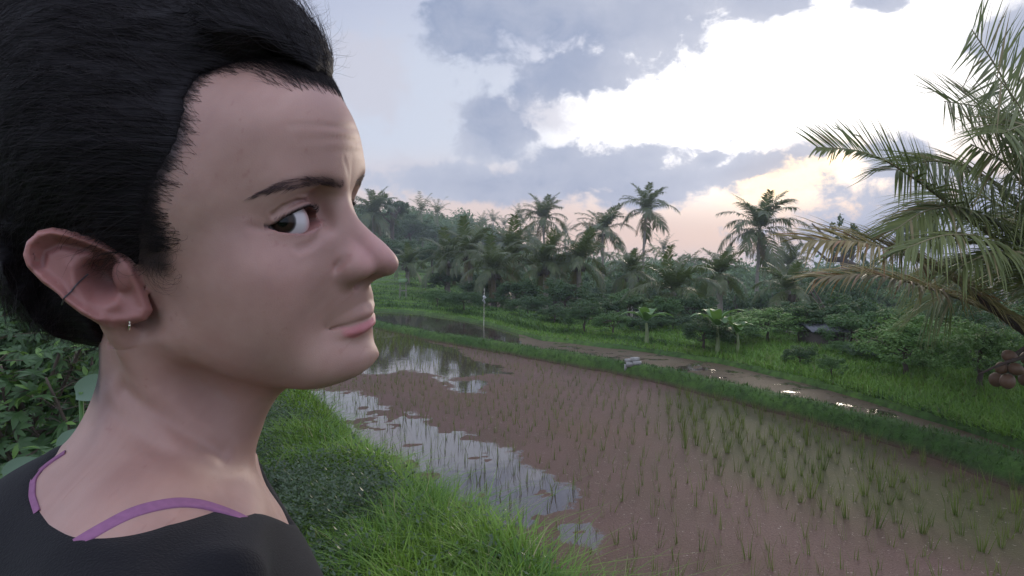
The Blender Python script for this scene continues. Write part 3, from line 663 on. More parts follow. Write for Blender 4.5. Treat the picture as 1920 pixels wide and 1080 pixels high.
ORD = ['first', 'second', 'third', 'fourth', 'fifth', 'sixth', 'seventh', 'eighth', 'ninth', 'tenth', 'eleventh', 'twelfth', 'thirteenth', 'fourteenth', 'fifteenth']
def build_forest():
    # the big named palms
    palm(1018, 412, 66, 560, .78, 1, 22, 'tall coconut palm left of the pair on the skyline, crown against the pink sky', 'coconut palms on the skyline')
    palm(1130, 436, 60, 600, .80, 2, 22, 'coconut palm with a thin dark bare trunk, the left one of the close pair', 'coconut palms on the skyline')
    palm(1212, 398, 60, 500, .80, 3, 20, 'coconut palm standing highest of the close pair, crown open against the cloud', 'coconut palms on the skyline', lean=.05)
    palm(1424, 432, 46, 610, .84, 4, 25, 'tall coconut palm with a pale straight trunk standing alone right of the middle', 'coconut palms on the skyline', lean=.02)
    mid = [(1085, 492, 31, .62, 'drooping coconut palm with a full round crown below the close pair'), (962, 482, 35, .66, 'coconut palm in the row behind the bamboo pole, right of it'),
           (880, 476, 37, .68, 'coconut palm at the left end of the row above the green terraces'), (925, 508, 31, .52, 'lower palm half hidden just left of the bamboo pole top'),
           (1022, 500, 31, .55, 'dark palm under the leftmost skyline palm'), (1350, 516, 27, .42, 'short palm with upright fronds left of the pale trunk'),
           (1262, 548, 22, .52, 'young broad palm with long arching fronds above the banana plants'), (1700, 440, 70, .9, 'distant palm peeping out behind the near palm fronds'),
           (1478, 500, 60, .8, 'small distant palm just right of the pale trunked palm'), (700, 402, 88, 1.25, 'dark palm beside the face, left of the big trees'),
           (840, 490, 40, .66, 'palm with brown fronds at the foot of the dark trees'), (1185, 512, 33, .5, 'palm low in the valley between the pair of trunks'),
           (765, 497, 44, .45, 'small young palm on the terrace beside the nose'), (1478, 545, 24, .4, 'short dark palm right of the pale trunk foot')]
    for i, (px, py, Y, R, lb) in enumerate(mid):
        palm(px, py, Y, 0, R*.9, 20+i, 22, lb, 'palms in the valley')
    far = [(925, 418, 150), (975, 412, 140), (790, 398, 110), (820, 402, 120), (945, 424, 170), (1300, 500, 120), (1105, 440, 130), (1500, 505, 130), (905, 420, 160), (1060, 438, 150), (1245, 470, 120), (1450, 512, 110), (1640, 500, 120), (870, 440, 90), (1000, 455, 85)]
    for i, (px, py, Y) in enumerate(far): palm(px, py, Y, 0, 1.0, 60+i, 16, 'far off palm on the wooded ridge, the %s from the left' % ORD[sorted(far).index((px, py, Y))], 'far palms on the ridge', merged=True)
    # broadleaf masses on the left
    L = [('sparse', 0, 735, 356, 48, 75, 'dark tree with open leafy top, the highest beside the face'), ('big', 0, 720, 392, 50, 95, 'dark dense tree close to the nose'),
         ('big', 3, 770, 398, 54, 95, 'dark rounded tree right of the highest one'), ('big', 6, 815, 420, 58, 90, 'dark green tree stepping down from the highest tree'), ('big', 1, 852, 430, 66, 80, 'mid green tree before the wooded ridge'),
         ('big', 9, 700, 430, 42, 90, 'dark low tree touching the face outline'), ('big', 0, 760, 450, 44, 110, 'dark bushy tree above the stepped terraces'), ('big', 4, 900, 452, 74, 80, 'blue green hazy tree on the ridge foot'),
         ('tall', 0, 1050, 470, 70, 60, 'slim hazy tree behind the drooping palm'), ('big', 3, 1165, 500, 66, 90, 'hazy tree in the smoke behind the close pair'), ('big', 7, 1260, 490, 80, 110, 'hazy tree on the falling ridge'),
         ('big', 1, 1310, 520, 62, 90, 'hazy green tree right of the young broad palm'), ('sparse', 3, 1590, 402, 60, 70, 'lone tree crown standing up against the grey cloud'), ('big', 0, 1590, 500, 40, 120, 'dark shady tree left of the near palm trunk'),
         ('big', 3, 1530, 535, 34, 120, 'dark tree mass behind the light green bush'), ('big', 4, 1650, 500, 44, 130, 'mid green tree under the yellow frond'), ('big', 7, 1480, 515, 48, 80, 'hazy tree right of the pale palm trunk'),
         ('big', 1, 1740, 520, 36, 140, 'green tree behind the near palm fronds'), ('big', 0, 1830, 500, 34, 150, 'dark green tree behind the near palm crown'), ('big', 4, 1920, 520, 30, 140, 'green tree at the right edge of the view'), ('tall', 1, 1000, 490, 58, 60, 'narrow tree between the valley palms'),
         ('big', 6, 640, 420, 46, 120, 'dark tree mostly hidden by the face'), ('big', 0, 940, 500, 56, 90, 'dark tree behind the bamboo pole')]
    for k, v, px, yt, Y, w_, lb in L:
        if px <= 900: Y *= 1.9; yt += 4
        tree(k, v, px, yt, Y, w_, lb)
    L2 = [('big', 0, 1060, 520, 26, 110, 'dark bushy tree under the drooping palm'), ('big', 3, 1120, 548, 22, 90, 'low dark tree at the foot of the thin dark trunk'), ('big', 1, 1180, 540, 24, 100, 'mid green low tree left of the young broad palm'), ('big', 4, 1240, 552, 19, 90, 'green low tree above the left banana plant'),
          ('big', 0, 1300, 548, 20, 100, 'dark low tree above the dense bush'), ('big', 7, 1365, 575, 17, 80, 'green low tree behind the second banana plant'), ('big', 3, 1470, 562, 18, 80, 'dark low tree right of the pale trunk foot'), ('big', 6, 1520, 560, 15.5, 110, 'dark low tree just behind the hut'),
          ('big', 0, 1600, 548, 15, 130, 'dark low tree under the tip of the yellow frond'), ('big', 4, 1680, 575, 13.5, 120, 'green low tree under the middle of the yellow frond'), ('big', 2, 1770, 590, 12, 140, 'light green low tree below the near palm fronds'), ('big', 3, 1860, 600, 11.5, 130, 'dark low tree left of the coconuts'), ('big', 1, 1960, 560, 12, 170, 'green low tree behind the coconuts'),
          ('big', 0, 980, 520, 29, 100, 'dark low tree right of the bamboo pole'), ('big', 3, 905, 515, 32, 100, 'dark low tree left of the bamboo pole'), ('big', 0, 700, 440, 66, 90, 'dark low tree against the nose above the terraces'), ('big', 3, 755, 450, 64, 90, 'dark low tree in the middle of the terrace top'), ('big', 6, 810, 455, 62, 90, 'dark green low tree at the end of the terrace top'), ('big', 0, 835, 505, 40, 90, 'dark low tree at the right end of the stepped terraces')]
    L2 += [('big', (3, 0, 6)[i % 3], px, yt, Y, 105, lb) for i, (px, yt, Y, lb) in enumerate([(690, 396, 112, 'far dark tree touching the bridge of the nose'), (728, 398, 118, 'far dark tree under the highest leafy top'), (785, 412, 116, 'far dark tree right of the highest leafy top'), (832, 424, 122, 'far dark tree above the palm with brown fronds'),
           (872, 430, 126, 'far dark tree above the left end of the palm row'), (915, 436, 130, 'far hazy tree above the bamboo pole'), (955, 440, 128, 'far hazy tree left of the leftmost skyline palm'), (995, 448, 126, 'far hazy tree just under the leftmost skyline palm'),
           (725, 470, 75, 'dark tree behind the small young palm on the terrace'), (790, 474, 72, 'dark tree right of the small young palm'), (850, 478, 66, 'dark tree behind the palm with brown fronds'),
           (910, 500, 42, 'green tree filling the gap behind the bamboo pole'), (960, 505, 40, 'green tree between the valley palms'), (1040, 500, 40, 'green tree under the leftmost skyline palm trunk'), (1105, 508, 36, 'green tree behind the drooping palm trunk'), (1160, 505, 34, 'green tree right of the thin dark trunk'),
           (1225, 505, 36, 'green tree behind the young broad palm'), (1290, 515, 32, 'green tree right of the young broad palm'), (1340, 525, 30, 'green tree above the second banana plant'), (1395, 535, 30, 'green tree just left of the pale trunk'), (1455, 520, 28, 'green tree just right of the pale trunk'), (1520, 515, 26, 'green tree above the tin roofed hut'), (1580, 512, 24, 'green tree under the lone crown')])]
    for k, v, px, yt, Y, w_, lb in L2:
        if lb.startswith('green tree'): Y *= 1.35
        tree(k, v, px, yt, Y, w_, lb, group='low trees at the far edge of the fields')
    # shrubs and bushes along the fields: (px, top y, depth, width px, variant)
    S = [(1095, 568, 30, 80, 0, 'round dark bush at the edge of the field below the drooping palm'), (1040, 575, 34, 70, 3, 'low dark bush left of the round one'), (990, 560, 36, 80, 0, 'bush under the valley palms'), (930, 560, 38, 80, 1, 'bush right behind the bamboo pole'),
         (870, 552, 40, 80, 0, 'dark bush at the foot of the leftmost valley palm'), (820, 545, 42, 60, 1, 'small bush on the lowest step of the terraces'), (1150, 585, 27, 70, 1, 'mid green bush between the trunks'), (1200, 600, 25, 60, 0, 'dark bush left of the banana plants'),
         (1262, 592, 23, 110, 0, 'dense dark green bush between the banana plants'), (1320, 596, 22, 100, 3, 'dark green leafy bush left of the second banana plant'), (1380, 600, 20, 90, 1, 'green bush at the foot of the pale trunk'), (1440, 580, 17.5, 150, 2, 'large light green bush in front of the pale trunk'),
         (1500, 650, 15, 60, 0, 'small dark bush by the tin roofed hut'), (1480, 600, 22, 100, 1, 'green bush behind the large light one'), (1620, 610, 15, 150, 1, 'loose green shrub under the yellow frond'), (1700, 630, 14, 160, 2, 'light green shrub below the near palm fronds'),
         (1640, 680, 12.5, 120, 3, 'dark shrub on the grass slope'), (1760, 660, 12, 150, 1, 'tangled green shrub on the slope'), (1840, 640, 11.5, 160, 2, 'light shrub left of the coconuts'), (1900, 720, 10.3, 130, 0, 'dark shrub under the coconuts'),
         (1580, 690, 13.0, 60, 1, 'low shrub beside the hut'), (1960, 640, 11, 160, 1, 'shrub at the right edge behind the palm'), (1730, 720, 11.3, 90, 2, 'low pale shrub near the end of the ditch'), (1560, 664, 10.6, 50, 1, 'small shrub growing up in front of the hut'), (1560, 610, 24, 120, 0, 'dark shady bush behind the tin roofed hut'),
         (1345, 640, 19, 60, 1, 'low weeds before the second banana plant'), (1225, 625, 21.5, 70, 3, 'low dark weeds before the first banana plant'), (1680, 600, 20, 120, 1, 'green bush far behind the yellow frond'), (1790, 600, 17, 120, 0, 'dark bush behind the near fronds')]
    eb = [(700, 30), (800, 24), (900, 21), (1050, 18), (1150, 16.4), (1250, 14.6), (1350, 13), (1450, 11.9), (1550, 11.2), (1700, 10.3), (1850, 9.1), (1960, 8.4)]
    for k_, (px, yt, Y, w_, v, lb) in enumerate(S):
        ye = float(np.interp(px, [e[0] for e in eb], [e[1] for e in eb])); Y = min(Y, ye*(1.04+0.12*(k_ % 3))) if 'behind' not in lb else min(Y, ye*1.5)
        if px > 1600: yt -= 34
        tree('shrub', v, px, yt-8, Y, w_*1.15, lb, 'shrub', 'shrubs along the far edge of the fields', 'shrub')
    # the wooded ridge that reads as one mass
    r = np.random.default_rng(77); V0_, F0_, _ = leaf_cloud(9, 1.0, 26, 16, 0.10, 0.85, .3); Vs = []; n0 = 0; Fs = []
    for i in range(1000):
        a = r.uniform(-0.85, 0.62); d = r.uniform(75, 240); x, y = d*math.sin(a), d*math.cos(a); z = float(height(x, y)); s = r.uniform(2.2, 4.5)
        if x > 20 and d < 100: s *= .7
        if a > -0.27 and x < 0 and d < 130: continue
        Vs.append(V0_*s*[1, 1, 1.15]+[x, y, z+s*.9]); Fs.append(F0_+n0); n0 += len(V0_)
    tag(ob('forest', mesh_np('forest', np.concatenate(Vs), [np.concatenate(Fs)], False, [M_leafm])), 'hazy woodland covering the far ridge', 'woodland', kind='stuff')
build_forest()

def banana(px, py, Y, s, label, seed):
    r = np.random.default_rng(seed); g = P(px, py, Y); zg = float(height(g[0], g[1])); root = empty('banana_plant', (g[0], g[1], zg)); tag(root, label, 'banana plant', 'banana plants before the trees')
    H = (g[2]-zg)*0.62; mb = MB(); mb.tube(np.array([[0, 0, -.1], [0.02, 0, H*.5], [0, 0, H]]), [.11*s, .09*s, .05*s], 8); ob('stem', mb.mesh('stem', [simple('banana_stem', (.14, .17, .07), .6)], True), root)
    for i in range(8):
        az = i*2.4+r.normal(0, .2); L = s*r.uniform(1.1, 1.6); el = r.uniform(.7, 1.35); n = 9; t = np.linspace(0, 1, n); an = el-1.5*t**1.5
        x = np.cumsum(np.cos(an))*L/n; z = H+np.cumsum(np.sin(an))*L/n; w_ = .24*s*np.sin(np.pi*np.clip(t*.92+.06, 0, 1))**.6
        V = np.stack([np.stack([x, -w_, z+.15*w_], 1), np.stack([x, 0*w_, z-.1*w_], 1), np.stack([x, w_, z+.15*w_], 1)], 1).reshape(-1, 3); ca, sa = math.cos(az), math.sin(az)
        V = np.stack([V[:, 0]*ca-V[:, 1]*sa, V[:, 0]*sa+V[:, 1]*ca, V[:, 2]], 1)
        F = [[3*i_+j, 3*i_+3+j, 3*i_+4+j, 3*i_+1+j] for i_ in range(n-1) for j in (0, 1)]
        ob('leaf', mesh_np('leaf', V, [np.array(F)], True, [M_banana]), root)
banana(1212, 582, 15.5, .5, 'bright green banana plant with one upright leaf, the left one', 1); banana(1345, 582, 13.6, .5, 'bright green banana plant with fanned leaves, right of the dark bush', 2); banana(1383, 604, 13.4, .36, 'small banana plant close to the pale palm trunk', 3)

# ---- bamboo pole, field shelter, tin roofed hut, stone outlet
def small_things():
    g = G(907, 604, 0.25); mb = MB(); Z = P(908, 540, g[1])[2]
    root = empty('bamboo_pole', (g[0], g[1], float(height(g[0], g[1])))); Z -= root.location[2]; tag(root, 'thin pale bamboo pole with a white rag tied on, standing in the green field', 'pole')
    mp = simple('bamboo', (.30, .29, .22), .7, .3, .2, 20); mb.tube(np.array([[0, 0, 0], [.01, 0, Z*.5], [0.03, 0, Z]]), [.013, .011, .007], 8)
    for k in np.linspace(.2, .95, 9): mb.tube(np.array([[.01, 0, Z*k-.012], [.01, 0, Z*k+.012]]), [.015, .015], 8)
    ob('pole', mb.mesh('pole', [mp], True), root)
    mb = MB(); q = np.array([[0, 0, Z*.80], [.03, .03, Z*.77], [-.02, .02, Z*.70], [.05, 0, Z*.62]]); mb.tube(q, [.04, .07, .05, .015], 6)
    ob('rag', mb.mesh('rag', [simple('white_rag', (.6, .6, .6), .8)], True), root)
    # field shelter
    g = P(756, 572, 34); zg = float(height(g[0], g[1])); root = empty('field_shelter', (g[0], g[1], zg)); root.scale = (.5, .5, 1); tag(root, 'small open field shelter on four thin posts with a green sheet roof', 'shelter')
    h = max(P(756, 549, 34)[2]-zg, 1.0)*.92; mw_ = simple('weathered_pole', (.17, .16, .13), .8)
    for sx in (-1, 1):
        for sy in (-1, 1):
            mb = MB(); mb.tube(np.array([[sx*.33, sy*.3, 0], [sx*.30, sy*.28, h]]), .03, 6); ob('post', mb.mesh('post', [mw_], True), root)
    mb = MB(); mb.tube(np.array([[-.3, -.28, h*.45], [.3, -.28, h*.45]]), .02, 6); mb.tube(np.array([[-.3, .28, h*.45], [.3, .28, h*.45]]), .02, 6); mb.box((0, 0, h*.47), (.32, .3, .015)); ob('platform', mb.mesh('platform', [mw_]), root)
    c, s = math.cos(.35), math.sin(.35); mb = MB()
    for sg in (-1, 1): mb.box((0, sg*.22, h+.06), (.46, .26, .012), [[1, 0, 0], [0, c, sg*s], [0, -sg*s, c]])
    ob('roof', mb.mesh('roof', [simple('green_sheet', (.10, .17, .07), .7)]), root)
    # hut roof
    g = P(1538, 657, 15); zg = float(height(g[0], g[1])); root = empty('hut', (g[0], g[1], zg)); tag(root, 'low hut with a grey tin roof half buried in the bushes', 'hut')
    h = max(P(1538, 668, 15)[2]-zg, .5); mwall = simple('hut_boards', (.10, .085, .07), .85, .1, .3, 8); mb = MB(); mb.box((0, 0, h/2-.1), (.36, .4, h/2)); ob('wall', mb.mesh('wall', [mwall]), root)
    mb = MB(); x = np.linspace(-.45, .45, 60); zc = .01*np.sin(x*80)
    for sg in (-1, 1):
        a = np.stack([x, np.full(60, sg*.5), h-.04+zc], 1); b = np.stack([x, np.zeros(60), h+.10+zc], 1); V = np.concatenate([a, b, a-[0, 0, .012], b-[0, 0, .012]]); i = np.arange(59)
        mb.add(V, np.concatenate([np.stack([i, i+1, i+61, i+60], -1), np.stack([i+120, i+180, i+181, i+121], -1), np.stack([i, i+120, i+121, i+1], -1)]))
    mr, t, b = mat('tin_roof'); b.inputs['Base Color'].default_value = (.08, .083, .09, 1); b.inputs['Metallic'].default_value = .4; b.inputs['Roughness'].default_value = .5; ob('roof', mb.mesh('roof', [mr], True), root)
    # pale stone outlet on the bund
    g = G(1184, 690, 0.15); mb = MB(); rr = np.random.default_rng(4)
    for i in range(7): mb.box((rr.normal(0, .06), rr.normal(0, .06), .14+.03*i), (rr.uniform(.05, .10), rr.uniform(.04, .07), rr.uniform(.03, .05)), Matrix.Rotation(rr.uniform(-.5, .5), 3, 'Z'))
    o = ob('stone_outlet', mb.mesh('stone_outlet', [simple('pale_stone', (.26, .25, .23), .8, .2, .3, 15)]), loc=(g[0], g[1], 0)); tag(o, 'small pile of pale stones at the water outlet in the bund', 'stones')
small_things()
# ------------------------------------------------------------------ the near coconut palm on the right
def path_frond(ctrl, nleaf, leafL, seed, width=0.035, vee=0.3, dro=0.8, thick=0.03, fwd=0.6, up_side=0.0, segs=4, twist=0.0):
    r = np.random.default_rng(seed); c = np.array([P(*q) for q in ctrl]); R = smooth_line(c, 40); n = len(R); t = np.linspace(0, 1, n)
    tt = np.repeat(np.linspace(0.16, 0.995, nleaf), 2); sd = np.tile([-1, 1], nleaf); m = len(tt); tt = np.clip(tt+r.normal(0, .003, m), 0, 1)
    P0 = np.stack([np.interp(tt, t, R[:, k]) for k in range(3)], 1); dR = np.gradient(R, axis=0)
    T = np.stack([np.interp(tt, t, dR[:, k]) for k in range(3)], 1); T /= np.linalg.norm(T, axis=1)[:, None]
    S = np.cross(T, [0, 0, 1.0]); S /= np.linalg.norm(S, axis=1)[:, None]; U = np.cross(S, T)
    a = twist+up_side*tt; S, U = S*np.cos(a)[:, None]+U*np.sin(a)[:, None], U*np.cos(a)[:, None]-S*np.sin(a)[:, None]
    ll = leafL*(0.4+0.6*np.sin(np.pi*np.clip(tt*.84+.10, 0, 1))**.7)*r.uniform(.82, 1.1, m)
    D = S*sd[:, None]+T*(fwd*(.30+1.2*tt**1.6)+r.normal(0, .07, m))[:, None]+U*(vee+r.normal(0, .10, m))[:, None]; D /= np.linalg.norm(D, axis=1)[:, None]
    k = segs+1; u = np.linspace(0, 1, k); C_ = P0[:, None]+D[:, None]*(ll[:, None]*u)[..., None]; C_[..., 2] -= (dro*r.uniform(.5, 1.5, m)*ll)[:, None]*u**2.2*.7
    snap = r.random(m) < .06; C_[snap, -2:, 2] -= .12*ll[snap][:, None]
    W_ = np.cross(D, U); W_ /= np.linalg.norm(W_, axis=1)[:, None]; W_ = W_+U*r.uniform(-.7, .7, m)[:, None]; W_ /= np.linalg.norm(W_, axis=1)[:, None]
    ww = width*np.interp(u, [0, .2, .6, 1], [.5, 1, .7, 0]); Lf = (C_-W_[:, None]*(ww/2)[None, :, None])[:, :-1]; Rt = (C_+W_[:, None]*(ww/2)[None, :, None])[:, :-1]
    V = np.concatenate([Lf, Rt, C_[:, -1:]], 1); b = np.arange(m)*(2*segs+1)
    q = np.concatenate([np.stack([b+i, b+segs+i, b+segs+i+1, b+i+1], -1) for i in range(segs-1)]); tr = np.stack([b+segs-1, b+2*segs-1, b+2*segs], -1)
    mb = MB(); mb.tube(R, thick*(1-.9*t**.8)+.002, 6); return V.reshape(-1, 3), q, tr, mb
def near_palm():
    c0 = P(2010, 590, 7.6); root = empty('palm_tree', c0); tag(root, 'near coconut palm at the right edge with brown coconuts and a yellowing lower frond', 'palm tree')
    zg = float(height(c0[0], c0[1])); r = np.random.default_rng(3); n = 60; t = np.linspace(0, 1, n); mb = MB()
    mb.tube(np.stack([.12*np.sin(t*2), 0*t, (zg-c0[2])*(1-t)], 1), .17+.10*np.exp(-t*8)+.008*np.sin(t*230), 14); ob('trunk', mb.mesh('trunk', [M_bark], True), root)
    mrach = simple('palm_rachis', (.20, .17, .09), .6, .3, .25, 12); mbase = simple('old_frond_base', (.07, .05, .04), .85, .1, .3, 9)
    Fd = [ # control points (px, py, depth), leaf pairs, leaf length, material, vee, droop, fwd, twist
     ([(1985, 640, 7.5), (1920, 612, 7.2), (1840, 558, 7.0), (1760, 505, 6.8), (1680, 470, 6.6), (1600, 450, 6.4), (1515, 452, 6.2)], 96, .74, M_neary, .25, .75, .9, 0.5, .042),
     ([(1985, 650, 7.8), (1900, 600, 7.7), (1800, 560, 7.6), (1710, 530, 7.4), (1620, 512, 7.3), (1535, 520, 7.2)], 84, .62, M_neary, .25, .8, .9, 0.3, .03),
     ([(1995, 560, 7.5), (1900, 470, 7.3), (1820, 415, 7.1), (1758, 366, 6.9), (1702, 326, 6.7), (1658, 298, 6.6), (1602, 280, 6.5), (1530, 276, 6.3)], 84, .62, M_near, .55, .25, .9, 0.9, .03),
     ([(2010, 540, 7.6), (1975, 400, 7.5), (1940, 280, 7.4), (1906, 200, 7.3), (1880, 145, 7.25), (1855, 105, 7.2), (1822, 55, 7.1)], 60, 1.05, M_near, .1, .12, .16, 1.35, .03),
     ([(2010, 540, 7.3), (1990, 420, 7.1), (1965, 320, 6.9), (1935, 240, 6.7), (1900, 180, 6.6), (1862, 135, 6.5)], 56, 1.15, M_near, .1, .2, .12, 1.35, .03),
     ([(2010, 560, 7.1), (1970, 450, 6.9), (1930, 360, 6.7), (1880, 300, 6.5), (1820, 270, 6.4)], 62, .95, M_near, .1, .5, .5, 1.2, .03),
     ([(2010, 560, 8.0), (1960, 470, 8.3), (1900, 400, 8.5), (1830, 360, 8.6), (1760, 370, 8.6), (1710, 420, 8.6)], 66, .9, M_near, .1, 1.0, .7, .5, .03),
     ([(2010, 580, 8.1), (1940, 530, 8.6), (1870, 500, 8.9), (1800, 520, 9.1), (1740, 580, 9.2)], 60, .9, M_near, .1, 1.0, .7, .3, .03),
     ([(2010, 540, 7.7), (1990, 400, 7.8), (1950, 300, 7.8), (1900, 235, 7.7), (1840, 200, 7.5), (1770, 190, 7.3)], 70, .85, M_near, .1, .5, .4, .9, .03),
     ([(2010, 560, 7.6), (1950, 430, 7.6), (1880, 350, 7.4), (1810, 310, 7.2), (1740, 300, 7.0), (1680, 320, 6.8)], 74, .75, M_near, .0, .8, .8, .6, .03),
     ([(2010, 570, 7.5), (1940, 480, 7.3), (1860, 410, 7.0), (1790, 385, 6.8), (1730, 395, 6.6), (1680, 430, 6.5)], 74, .75, M_near, .0, 1.1, .8, .3, .03),
     ([(2010, 580, 7.4), (1950, 520, 7.0), (1890, 470, 6.6), (1830, 440, 6.3), (1765, 440, 6.1), (1700, 465, 6.0)], 66, .65, M_near, .0, 1.3, .8, .2, .03),
     ([(2010, 590, 7.8), (1960, 540, 8.0), (1900, 500, 8.2), (1830, 480, 8.4), (1770, 490, 8.5), (1715, 520, 8.6)], 66, .8, M_near, .0, 1.2, .8, .2, .03),
     ([(2010, 540, 7.6), (2000, 420, 7.4), (1985, 330, 7.1), (1960, 260, 6.8), (1925, 230, 6.5), (1880, 250, 6.2)], 66, .85, M_near, .1, .7, .8, .5, .03),
     ([(2010, 590, 7.3), (1990, 540, 6.9), (1950, 500, 6.6), (1900, 470, 6.3), (1850, 475, 6.1), (1800, 500, 6.0)], 60, .6, M_near, .0, 1.3, .8, .0, .03),
     ([(2010, 540, 7.8), (2040, 400, 8.0), (2060, 280, 8.2), (2070, 180, 8.4), (2090, 80, 8.6)], 66, .9, M_near, .2, .3, .6, .8, .03),
     ([(2010, 560, 7.7), (2100, 460, 7.5), (2200, 420, 7.3), (2300, 430, 7.1), (2390, 480, 7.0)], 60, .8, M_near, .1, 1.0, .8, .2, .03),
     ([(2010, 560, 7.4), (2060, 500, 6.9), (2100, 480, 6.4), (2140, 500, 6.0), (2170, 560, 5.7)], 60, .7, M_near, .1, 1.1, .8, .2, .03),
     ([(2010, 560, 7.9), (1980, 470, 8.6), (1940, 420, 9.2), (1890, 400, 9.8), (1840, 410, 10.3)], 66, .9, M_near, .1, 1.0, .8, .2, .03)]
    for i, (ct, nl, ll, m, vee, dro, fw, tw, th) in enumerate(Fd):
        V, q, tr, mb = path_frond(ct, int(nl*1.5), ll*1.12, 50+i, .026, vee, dro*.5, th, fw*1.25, 0.0, 4, tw); V = V-c0
        fr = ob('frond', mesh_np('frond', V, [q, tr], True, [m]), root)
        if m is M_neary: fr['label'] = 'yellowing drooping frond'
        rv = np.concatenate(mb.V)-c0; ob('midrib', mesh_np('midrib', rv, [np.concatenate(f) for f in mb.F.values()], True, [mbase if False else mrach]), fr)
    # dark old sheath at the yellow frond's base
    mb = MB(); q = np.array([P(1990, 655, 7.45), P(1930, 622, 7.25), P(1880, 590, 7.1), P(1825, 550, 6.98)])-c0; mb.tube(smooth_line(q, 14), np.linspace(.10, .035, 14), 8)
    for i in range(10):
        a = i*.63; mb.tube(np.array([[math.cos(a)*.1, math.sin(a)*.1, -.5], [math.cos(a)*.2, math.sin(a)*.2, -.1], [math.cos(a)*.26, math.sin(a)*.26, .15]]), [.07, .06, .03], 6)
    ob('sheath', mb.mesh('sheath', [mbase], True), root)
    # coconuts
    mn, tn, bn = mat('coconut_husk'); tc = nn(tn, 'ShaderNodeTexCoord'); nz = nn(tn, 'ShaderNodeTexNoise'); nz.inputs['Scale'].default_value = 9; tn.links.new(tc.outputs['Object'], nz.inputs['Vector'])
    tn.links.new(mixc(tn, nz.outputs[0], (.07, .04, .022), (.16, .08, .038)), bn.inputs['Base Color']); bn.inputs['Roughness'].default_value = .6
    k, rr = 16, 10; th = np.linspace(0, math.pi, rr+1)[1:-1]; V = [[0, 0, 1.15]]
    for a in th: V += [[math.sin(a)*math.cos(b)*(1+.05*math.cos(3*b)), math.sin(a)*math.sin(b)*(1+.05*math.cos(3*b)), math.cos(a)*1.15] for b in np.arange(k)*2*math.pi/k]
    V += [[0, 0, -1.2]]; F3 = [[0, 1+i, 1+(i+1) % k] for i in range(k)]+[[len(V)-1, len(V)-1-k+(i+1) % k, len(V)-1-k+i] for i in range(k)]
    F4 = [[1+j*k+i, 1+(j+1)*k+i, 1+(j+1)*k+(i+1) % k, 1+j*k+(i+1) % k] for j in range(rr-2) for i in range(k)]
    nm = mesh_np('coconut', np.array(V)*.07, [np.array(F3), np.array(F4)], True, [mn])
    for i, (px, py, Y) in enumerate([(1893, 668, 7.15), (1878, 690, 7.1), (1905, 692, 7.0), (1890, 715, 7.05), (1922, 712, 7.1), (1925, 672, 7.3), (1868, 712, 7.3), (1945, 695, 7.2)]):
        o = ob('coconut', nm, root, P(px, py, Y)-c0); o.rotation_euler = (r.normal(0, .3), r.normal(0, .3), r.uniform(0, 6)); s = r.uniform(.85, 1.08); o.scale = (s, s, s)
    mb = MB()
    for px, py in ((1900, 665), (1880, 690), (1915, 700)): mb.tube(smooth_line(np.array([c0*0, P(1950, 630, 7.3)-c0, P(px, py, 7.15)-c0]), 10), .012, 6)
    mb.tube(smooth_line(np.array([P(1990, 650, 7.4)-c0, P(1880, 680, 7.0)-c0, P(1835, 702, 6.9)-c0]), 10), np.linspace(.04, .008, 10), 6)
    ob('stalk', mb.mesh('stalk', [mbase], True), root)
near_palm()

# ------------------------------------------------------------------ plants behind the woman
M_cas = leafmat('cassava_leaf', (.035, .085, .025), (.07, .14, .045), rough=.4, spec=.4, transl=.4, tip=((.14, .26, .05), .10))
M_broad = leafmat('broad_leaf', (.05, .10, .055), (.08, .14, .08), rough=.35, spec=.5, transl=.3)
def palmate(r, s, nl=6):
    """one palmate leaf at the origin facing +z"""
    Vs = []; Fs = []; n0 = 0
    for i in range(nl):
        a = (i-(nl-1)/2)*0.72+r.normal(0, .05); L = s*(1-.35*abs(i-(nl-1)/2)/(nl/2)); w_ = L*.17; n = 5; t = np.linspace(0, 1, n)
        wd = w_*np.array([.15, .75, 1.0, .65, 0]); z = -.28*L*t**2
        c = np.stack([L*t, 0*t, z], 1); V = np.stack([c+np.stack([0*t, -wd, .25*wd], 1), c, c+np.stack([0*t, wd, .25*wd], 1)], 1).reshape(-1, 3)
        ca, sa = math.cos(a), math.sin(a); V = np.stack([V[:, 0]*ca-V[:, 1]*sa, V[:, 0]*sa+V[:, 1]*ca, V[:, 2]], 1)
        Fs.append(np.array([[3*j+k_, 3*j+3+k_, 3*j+4+k_, 3*j+1+k_] for j in range(n-1) for k_ in (0, 1)])+n0); Vs.append(V); n0 += len(V)
    return np.concatenate(Vs), np.concatenate(Fs)
def rot_to(nrm, spin):
    nrm = nrm/np.linalg.norm(nrm); a = np.cross(nrm, [0.3, .2, 1.0]); a /= np.linalg.norm(a); b = np.cross(nrm, a); M = np.stack([a*math.cos(spin)+b*math.sin(spin), -a*math.sin(spin)+b*math.cos(spin), nrm], 1); return M
